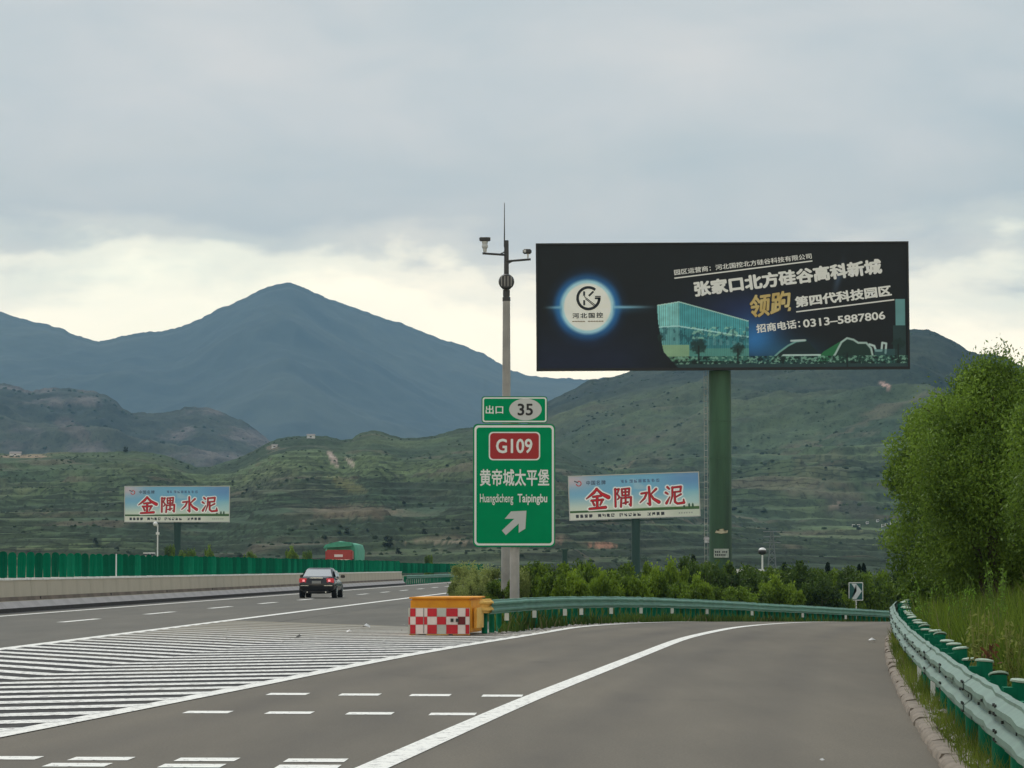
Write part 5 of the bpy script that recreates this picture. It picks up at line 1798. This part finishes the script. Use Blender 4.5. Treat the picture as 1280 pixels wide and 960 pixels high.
for b_ in B:
    tone, px, Y, tp, rp = b_
    mk = next(m for lim, m in marks if px < lim + (0 if lim > 600 else 60))
    key = (tone, mk)
    cnt[key] = cnt.get(key, 0) + 1
    lb = '%s bush %s' % (tonew[tone], mk)
    if seen[key] > 1:
        lb += ', %s from the left' % ordn[cnt[key] - 1]
    bush(tone, px, Y, tp, rp, lb)
# far dark trees, seen above the shrubs
con_me = None
def cone_tree(seed):
    rs = np.random.default_rng(seed)
    n_ = 2600
    z = rs.uniform(0, 1, n_) ** 1.3
    a = rs.uniform(0, 2 * PI, n_)
    tier = .75 + .25 * np.cos(z * 40)
    r = (1 - z) * .5 * tier * rs.uniform(.3, 1, n_) ** .5 + .02
    P = np.stack([r * np.cos(a), r * np.sin(a), .08 + z * .92], 1)
    cl = np.tile(np.array((.014, .030, .016)), (n_, 1)) * rs.uniform(.6, 1.7, (n_, 1))
    v, f, c = leaf_quads(P, .07, cl, 0, .5, rs)
    return np_mesh('crown', v, f, leaf_m, False, c)
cts = [cone_tree(301), cone_tree(302)]
trunk_me = MB().tube([(0, 0, -.1), (0, 0, .9)], [.03, .008], 6).mesh('trunk', bark_m)
FT = [(866, 210, 695), (980, 205, 704), (1000, 212, 702), (1034, 215, 704), (1073, 220, 706), (1079, 222, 705), (1122, 225, 712), (1060, 218, 712), (946, 208, 712)]
FT.sort()
for i, (px, Y, tp) in enumerate(FT):
    kk = Y / F
    x = (px - 640) * kk
    zb = Hf(x, Y)
    hh = EYE + (HORY - tp) * kk - zb
    t = thing('conifer', 'small dark pointed conifer behind the shrubs, %s from the left of nine' % ordn[i], 'tree', (x, Y, zb), rng.uniform(0, 6))
    t['group'] = 'small conifers behind the shrubs'
    link('crown', cts[i % 2], t, scale=(hh * .62, hh * .62, hh))
    link('trunk', trunk_me, t, scale=(hh, hh, hh * .9))
# bushes behind the median screen and small trees on the hills
j = 0
for (px, Y, tp, rp, tone, lb) in [(8 + 205, 470, 683, 9, 'mid', 'green bush just behind the column of the left cement billboard'), (236, 480, 686, 12, 'mid', 'wide green bush right of the left cement billboard column'), (262, 490, 688, 8, 'bright', 'light green bush right of the left billboard behind the screen'),
        (313, 480, 689, 10, 'bright', 'light green bush above the screen halfway to the lorry'), (365, 470, 689, 11, 'bright', 'light green bush above the screen just left of the lorry'), (385, 475, 688, 7, 'mid', 'green bush above the screen touching the lorry'), (536, 430, 695, 7, 'mid', 'small green bush above the end of the green screen')]:
    x, z = at(px, tp, Y)
    t = thing('bush', lb, 'bush', (x, Y, -.1))
    me = bvar[tone][j % 2][0]
    s = rp * Y / F
    link('foliage', me, t, scale=(s, s, (z + .1) / (1.15 if tone == 'bright' else 1.55)))
    j += 1
mid_me = [make_bush(401, .5, 1.0, 1500, (.022, .034, .020), (.045, .062, .03), .10), make_bush(402, .45, 1.1, 1500, (.022, .034, .020), (.045, .062, .03), .10)]
for i, (px, py, hp, lb) in enumerate([(485, 686, 13, 'dark round tree on the hillside between lorry and exit sign'), (530, 668, 7, 'small dark tree higher on the hillside left of the exit sign'), (433, 668, 6, 'small dark tree on the hillside just above the lorry'), (460, 669, 4, 'tiny dark tree on the hillside right above the lorry'), (582, 692, 4, 'tiny dark tree low on the hillside left of the exit sign'), (498, 693, 8, 'dark tree at the foot of the hillside right of the lorry'), (157, 561, 6, 'lone dark tree on the skyline of the left terraced ridge'),
        (120, 680, 7, 'dark hillside tree left of the left cement billboard'), (990, 655, 5, 'dark tree on the terraces right of the big column'), (1015, 668, 5, 'dark tree low on the terraces left of the chevron sign'), (950, 640, 5, 'dark tree on the upper terraces right of the big column'), (665, 560 + 100, 6, 'dark tree on the hillside right behind the exit sign edge')]):
    x, y_, z = on_hill('terraced_hills', px, py)
    s = hp * y_ / F
    t = thing('tree', lb, 'tree', (x, y_, z))
    link('crown', mid_me[i % 2], t, scale=(s * 1.05, s * 1.05, s * 1.05))
    link('trunk', trunk_me, t, scale=(s, s, s * .5))
# hillside scrub: nobody could count it
def scrub(name, layer, n_, smin, smax, seed):
    rs = np.random.default_rng(seed)
    u, X, Y, h, pys = LAYERS[layer]
    nrw = X.shape[0] - 6
    c_ = np.nonzero(np.abs(u) < .2)[0]
    r = rs.integers(3, nrw, n_ * 3)
    c = rs.integers(c_[0], c_[-1], n_ * 3)
    dens = fbm(X[r, c] / 45, Y[r, c] / 45, 4, seed)
    ok = dens > .0
    r, c = r[ok][:n_], c[ok][:n_]
    P = np.stack([X[r, c], Y[r, c], h[r, c]], 1)
    s = rs.uniform(smin, smax, len(P))
    ph = np.arange(6) * PI / 3
    V, Fc = [], []
    base = np.stack([np.cos(ph), np.sin(ph), np.zeros(6)], 1)
    mid = np.stack([np.cos(ph + .5) * .8, np.sin(ph + .5) * .8, np.full(6, .7)], 1)
    tmpl = np.concatenate([base, mid, [[0, 0, 1.1]]])
    tf = []
    for j in range(6):
        tf += [(j, (j + 1) % 6, 6 + j), ((j + 1) % 6, 6 + (j + 1) % 6, 6 + j), (6 + j, 6 + (j + 1) % 6, 12)]
    tf = np.array(tf)
    V = P[:, None, :] + tmpl[None] * s[:, None, None] * rs.uniform(.75, 1.25, (len(P), 13, 1)) - np.array([0, 0, .2])
    Fc = tf[None] + (np.arange(len(P)) * 13)[:, None, None]
    col = np.repeat(np.array([(.034, .050, .028)]) * rs.uniform(.7, 1.9, (len(P), 1)), 13, 0)
    me = np_mesh(name, V.reshape(-1, 3), Fc.reshape(-1, 3), hill_m, True, col)
    o = link(name, me)
    setp(o, 'low dark scrub dotted over the %s' % layer.replace('_', ' '), 'scrub', kind='stuff')
scrub('hillside_scrub', 'terraced_hills', 4200, .3, .75, 5)
scrub('hillside_scrub', 'right_hill', 5000, .5, 1.3, 6)
scrub('hillside_scrub', 'rocky_hills', 1500, 1.2, 3.0, 8)

# big willows at the right
def limb_tree(label, x, y_, top, R, n_, dark, light, seed, leaf=.085, base_crown=.28, tilt=0.0, blobs=90):
    rs = np.random.default_rng(seed)
    r_ = random.Random(seed)
    zb = Hf(x, y_) - .07
    Hh = top - zb
    t = thing('tree', label, 'tree', (x, y_, zb))
    mb = MB()
    tips = []
    for i in range(5):
        a = i * 1.3 + r_.uniform(0, .6)
        q = R * r_.uniform(.3, .6)
        pts = [(math.cos(a) * .1, math.sin(a) * .1, -.2), (math.cos(a) * q * .35, math.sin(a) * q * .35, Hh * .3), (math.cos(a) * q * .8, math.sin(a) * q * .8, Hh * .6), (math.cos(a) * q, math.sin(a) * q, Hh * .88)]
        mb.tube(pts, [.10, .07, .04, .015], 7)
        for k in range(5):
            b0 = Vector(pts[1]).lerp(Vector(pts[3]), r_.uniform(.0, .8))
            aa = a + r_.uniform(-1.4, 1.4)
            e_ = b0 + Vector((math.cos(aa) * R * .3, math.sin(aa) * R * .3, Hh * r_.uniform(.04, .1)))
            mb.tube([b0, b0.lerp(e_, .5) + Vector((0, 0, .1)), e_], [.03, .02, .008], 5)
    mb.obj('trunk', bark_m, t, smooth=True)
    cl = []
    for i in range(blobs):
        z = rs.uniform(base_crown, 1.0)
        zz = (z - base_crown) / (1 - base_crown)
        prof_ = math.sqrt(max(.03, 1 - (2 * zz * .94 - .88) ** 2))
        a = rs.uniform(0, 2 * PI)
        q = R * prof_ * rs.uniform(.2, 1.0) ** .5 * .92
        s = R * rs.uniform(.16, .30)
        cl.append(((q * math.cos(a) + tilt * zz, q * math.sin(a), z * Hh * .95), (s, s, s * rs.uniform(.8, 1.3))))
    P, k = crown_points(n_, cl, rs)
    cc_ = col_mix(k, len(cl), dark, light, rs, n_)
    v, f, c = leaf_quads(P, leaf, cc_, .6, .42, rs)
    link('crown', np_mesh('crown', v, f, leaf_m, False, c), t)
    return t
DT, LT = (.070, .130, .016), (.25, .39, .050)
limb_tree('large bushy willow reaching highest at the right edge above the grass bank', 9.75, 66, 5.55, 1.95, 92000, DT, LT, 501, leaf=.075, base_crown=.2, blobs=150)
limb_tree('darker rounded willow on the left side of the clump, overhanging the guardrail bend', 9.6, 73, 5.3, 1.42, 50000, (.06, .12, .014), (.23, .36, .045), 502, leaf=.088, base_crown=.18, blobs=110)
limb_tree('willow crown cut by the right edge of the picture', 10.3, 58, 5.0, 1.75, 40000, DT, LT, 503, leaf=.08, base_crown=.2)
limb_tree('dark-leaved willow standing behind the two front willows', 12.2, 80, 5.6, 2.0, 30000, (.04, .085, .010), (.16, .26, .03), 504, leaf=.09)  # leaf colours set darker than on the front willows

# ---------------------------------------------------------------- grass
grass_m = mat('grass_blades', (1, 1, 1), .7, attr='Col', transl=.35, spec=.2)
def blades(P, hgt, wid, cols, rs, lean=.35):
    n_ = len(P)
    a = rs.uniform(0, 2 * PI, n_)
    w_ = np.stack([np.cos(a), np.sin(a), np.zeros(n_)], 1) * wid[:, None]
    la = rs.uniform(0, 2 * PI, n_)
    ln = np.stack([np.cos(la), np.sin(la), np.zeros(n_)], 1) * (hgt * lean * rs.uniform(.2, 1.3, n_))[:, None]
    up_ = np.zeros((n_, 3)); up_[:, 2] = hgt
    p = [P - w_, P + w_, P + ln * .35 + up_ * .55 + w_ * .7, P + ln * .35 + up_ * .55 - w_ * .7, P + ln + up_ * .97]
    v = np.stack(p, 1).reshape(-1, 3)
    b = (np.arange(n_) * 5)[:, None]
    f = np.concatenate([b + np.array([0, 1, 2]), b + np.array([0, 2, 3]), b + np.array([3, 2, 4])], 0)
    c = np.repeat(cols, 5, 0)
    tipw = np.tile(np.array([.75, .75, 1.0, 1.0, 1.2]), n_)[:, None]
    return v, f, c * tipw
def grass_patch(name, label, xf, y0, y1, n_, h0, h1, dark, light, seed, wid=.008, pw=1.0, dense=1.0, thr=-1):
    rs = np.random.default_rng(seed)
    y_ = y0 + (y1 - y0) * rs.uniform(0, 1, n_) ** pw
    t = rs.uniform(0, 1, n_)
    a, b = xf(y_)
    x = a + (b - a) * t
    cl = fbm(x * 1.6, y_ * 1.1, 3, seed)
    ok = cl > thr
    x, y_, cl = x[ok], y_[ok], cl[ok]
    P = np.stack([x, y_, H(x, y_) - .075], 1)
    hg = (h0 + (h1 - h0) * rs.uniform(0, 1, len(x)) ** 1.5) * (.75 + .5 * (cl * .5 + .5))
    tt = np.clip(.5 + .95 * fbm(x * .7, y_ * .35, 4, seed + 1) + rs.normal(0, .2, len(x)), 0, 1)[:, None]
    C_ = np.array(dark) * (1 - tt) + np.array(light) * tt
    dry = (rs.uniform(0, 1, len(x)) < .06)[:, None]
    C_ = np.where(dry, np.array((.20, .18, .08)), C_)
    sc_ = np.clip(y_ / 30, .8, 2.8)
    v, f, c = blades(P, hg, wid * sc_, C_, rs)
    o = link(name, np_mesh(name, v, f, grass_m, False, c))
    return setp(o, label, 'grass', kind='stuff')
GD, GLt = (.055, .095, .010), (.165, .235, .025)
grass_patch('tall_grass', 'tall green weeds on the bank behind the right guardrail', lambda y: (RRl(y) + .5, RRl(y) + 2.0 + y * .10), 15, 115, 120000, .45, 1.15, GD, GLt, 601, .010, 1.1)
grass_patch('verge_grass', 'low grass and weeds between the kerb and the right guardrail', lambda y: (Kl(y) + .12, RRl(y) + .6), 13, 99, 42000, .10, .36, (.07, .11, .014), (.19, .245, .035), 602, .005, 1.5, thr=-.35)
grass_patch('island_grass', 'rough grass behind the far guardrail', lambda y: (np.maximum(Gap(y) + .05, Fr(y) - np.clip((y - 74) * .22, .5, 9)), Fr(y) - .15), 77, 190, 60000, .15, .6, (.05, .085, .014), (.14, .21, .03), 603, .010, 1.0)
grass_patch('rail_foot_grass', 'weeds growing round the posts of the far guardrail', lambda y: (Fr(y) - .1, Fr(y) + .28), 75, 186, 9000, .08, .42, (.04, .075, .014), (.11, .18, .03), 605, .010, 1.0, thr=-.2)
grass_patch('roadside_grass', 'grass strip between expressway shoulder and exit sign', lambda y: (Gap(y) + .1, np.maximum(Gap(y) + .2, Fr(y) - 2.0)), 90, 250, 26000, .1, .4, (.04, .06, .02), (.10, .13, .04), 604, .013, 1.0)

def weed(label, px, Y, hgt, tone, wd=.16):
    x = (px - 640) * Y / F
    zb = Hf(x, Y) - .05
    t = thing('weed', label, 'weed', (x, Y, zb), rng.uniform(0, 6))
    rs_ = np.random.default_rng(int(px))
    mb = MB()
    PP = []
    for i in range(7):
        a = rs_.uniform(0, 6.28); le = rs_.uniform(.4, 1) * wd
        top_ = (math.cos(a) * le, math.sin(a) * le, hgt * rs_.uniform(.8, 1.0))
        mb.tube([(0, 0, 0), (top_[0] * .4, top_[1] * .4, hgt * .5), top_], [.008, .006, .003], 4)
        q = rs_.uniform(.35, 1, 45)[:, None]
        PP.append(np.array(top_)[None] * q * np.array([1, 1, 1]) + rs_.normal(0, .028, (45, 3)))
    mb.obj('stems', MATS[tone + '_stem'], t)
    PP = np.concatenate(PP)
    v, f, c = leaf_quads(PP, .055, np.tile(np.array(WT[tone]), (len(PP), 1)) * rs_.uniform(.6, 1.4, (len(PP), 1)), .8, .35, rs_)
    link('leaves', np_mesh('leaves', v, f, grass_m, False, c), t)
WT = {'brown': (.14, .06, .03), 'yellow': (.22, .25, .06), 'green': (.14, .26, .03)}
for k_w, c_w in (('brown', (.10, .05, .03)), ('yellow', (.22, .24, .06)), ('green', (.10, .16, .03))):
    mat(k_w + '_stem', c_w, .9)
weed('reddish brown dead dock stalk standing behind the near guardrail', 1231, 26, .98, 'brown', .05)
weed('pale yellow seeding weed just left of the brown dead stalk', 1224, 27, 1.25, 'yellow', .10)
weed('leafy green weed high on the bank under the willows', 1196, 48, 1.5, 'green', .3)
weed('leafy green weed on the bank nearest the guardrail bend', 1150, 52, 1.3, 'green', .3)
weed('yellowish seeding weed near the right picture edge', 1262, 27, 1.1, 'yellow', .10)
weed('tall green weed in front of the willow trunks', 1247, 44, 1.6, 'green', .3)

# ---------------------------------------------------------------- stones, gravel, litter, delineators
stone_m = mat('stone', (.30, .28, .25), .9, noise=.4, scale=12)
def stones(name, label, pts, smin, smax, seed):
    rs = np.random.default_rng(seed)
    tm = np.array([(0, 0, .6), (1, 0, 0), (.3, .9, .1), (-.8, .6, 0), (-.8, -.6, .05), (.3, -.9, 0)])
    tf = np.array([(0, 1, 2), (0, 2, 3), (0, 3, 4), (0, 4, 5), (0, 5, 1)])
    n_ = len(pts)
    s = smin + (smax - smin) * rs.uniform(0, 1, n_) ** 3
    V = pts[:, None, :] + tm[None] * s[:, None, None] * rs.uniform(.6, 1.4, (n_, 6, 3))
    Fc = tf[None] + (np.arange(n_) * 6)[:, None, None]
    o = link(name, np_mesh(name, V.reshape(-1, 3), Fc.reshape(-1, 3), stone_m))
    return setp(o, label, 'gravel', kind='stuff')
rs = np.random.default_rng(9)
yy = 13 + 60 * rs.uniform(0, 1, 1500) ** 1.6
xx = Kl(yy) + .15 + np.abs(rs.normal(0, .09, 1500))
stones('kerb_gravel', 'broken pale stones and grit gathered behind the kerb', np.stack([xx, yy, H(xx, yy) + rs.uniform(-.02, .08, 1500)], 1), .014, .07, 91)
yy = rs.uniform(72, 96, 1600)
xx = Fr(yy) + .1 + rs.uniform(0, 1, 1600) ** 1.6 * (Gl(yy) - Fr(yy) - .15)
stones('shoulder_gravel', 'grit lying at the foot of the far guardrail by the crash cushion', np.stack([xx, yy, H(xx, yy) + .004], 1), .01, .06, 92)
yy = rs.uniform(64, 86, 500)
xx = rs.uniform(-7.2, -2.6, 500)
stones('gore_grit', 'scattered grit on the worn hatching before the crash cushion', np.stack([xx, yy, H(xx, yy) + .008], 1), .008, .035, 93)
lit = mat('litter_white', (.8, .8, .8), .6)
def litter(label, px, py, s, m_=lit):
    p = gnd(px, py)
    mb = MB()
    r_ = random.Random(int(px))
    ring = [(s * math.cos(a) * r_.uniform(.6, 1.2), s * .8 * math.sin(a) * r_.uniform(.6, 1.2), r_.uniform(0, s * .5)) for a in np.arange(0, 6.2, .8)]
    mb.add(ring + [(0, 0, s * .9)], [(i, (i + 1) % len(ring), len(ring)) for i in range(len(ring))])
    setp(mb.obj('litter', m_, loc=(p.x, p.y, .016)), label, 'litter')
litter('crumpled white litter on the gore left of the crash cushion', 458, 785.5, .12)
litter('pale scrap on the hatching nearer than the white litter', 437, 791, .07)
litter('small dark clump of debris on the worn hatching', 374, 798, .08, bolt_c)
litter('white scrap lying on the ramp near the kerb bend', 1090, 803, .09)
litter('small white scrap on the near ramp asphalt', 1028, 953, .02)
dl = mat('delineator_white', (.75, .76, .72), .5)
for i, (px, py, lb) in enumerate([(1149, 845, 'small white reflector stud under the right guardrail, farther one'), (1166, 868, 'small white reflector under the right guardrail, nearer one')]):
    p = gnd(px, py, .15)
    t = thing('delineator', lb, 'reflector', (p.x, p.y, 0))
    MB().box(-.02, .02, -.01, .01, .0, .24).obj('stalk', dl, t)
    MB().prism(rrect(-.026, .026, .16, .30, .012, 2), -.014, -.011, 'y').obj('reflector_face', sign_white, t)

# ---------------------------------------------------------------- haze
hz = bpy.data.materials.new('haze_air')
hz.use_nodes = True
n, l = nodes_of(hz.node_tree)
o_ = n.new('ShaderNodeOutputMaterial')
pv = n.new('ShaderNodeVolumePrincipled')
pv.inputs['Color'].default_value = (.35, .64, .96, 1)
pv.inputs['Density'].default_value = 6.4e-5
pv.inputs['Anisotropy'].default_value = .0
l.new(pv.outputs[0], o_.inputs['Volume'])
hb = MB().box(-8000, 8800, -70, 12500, -4.2, 1010).obj('haze', hz)
hb['kind'] = 'stuff'
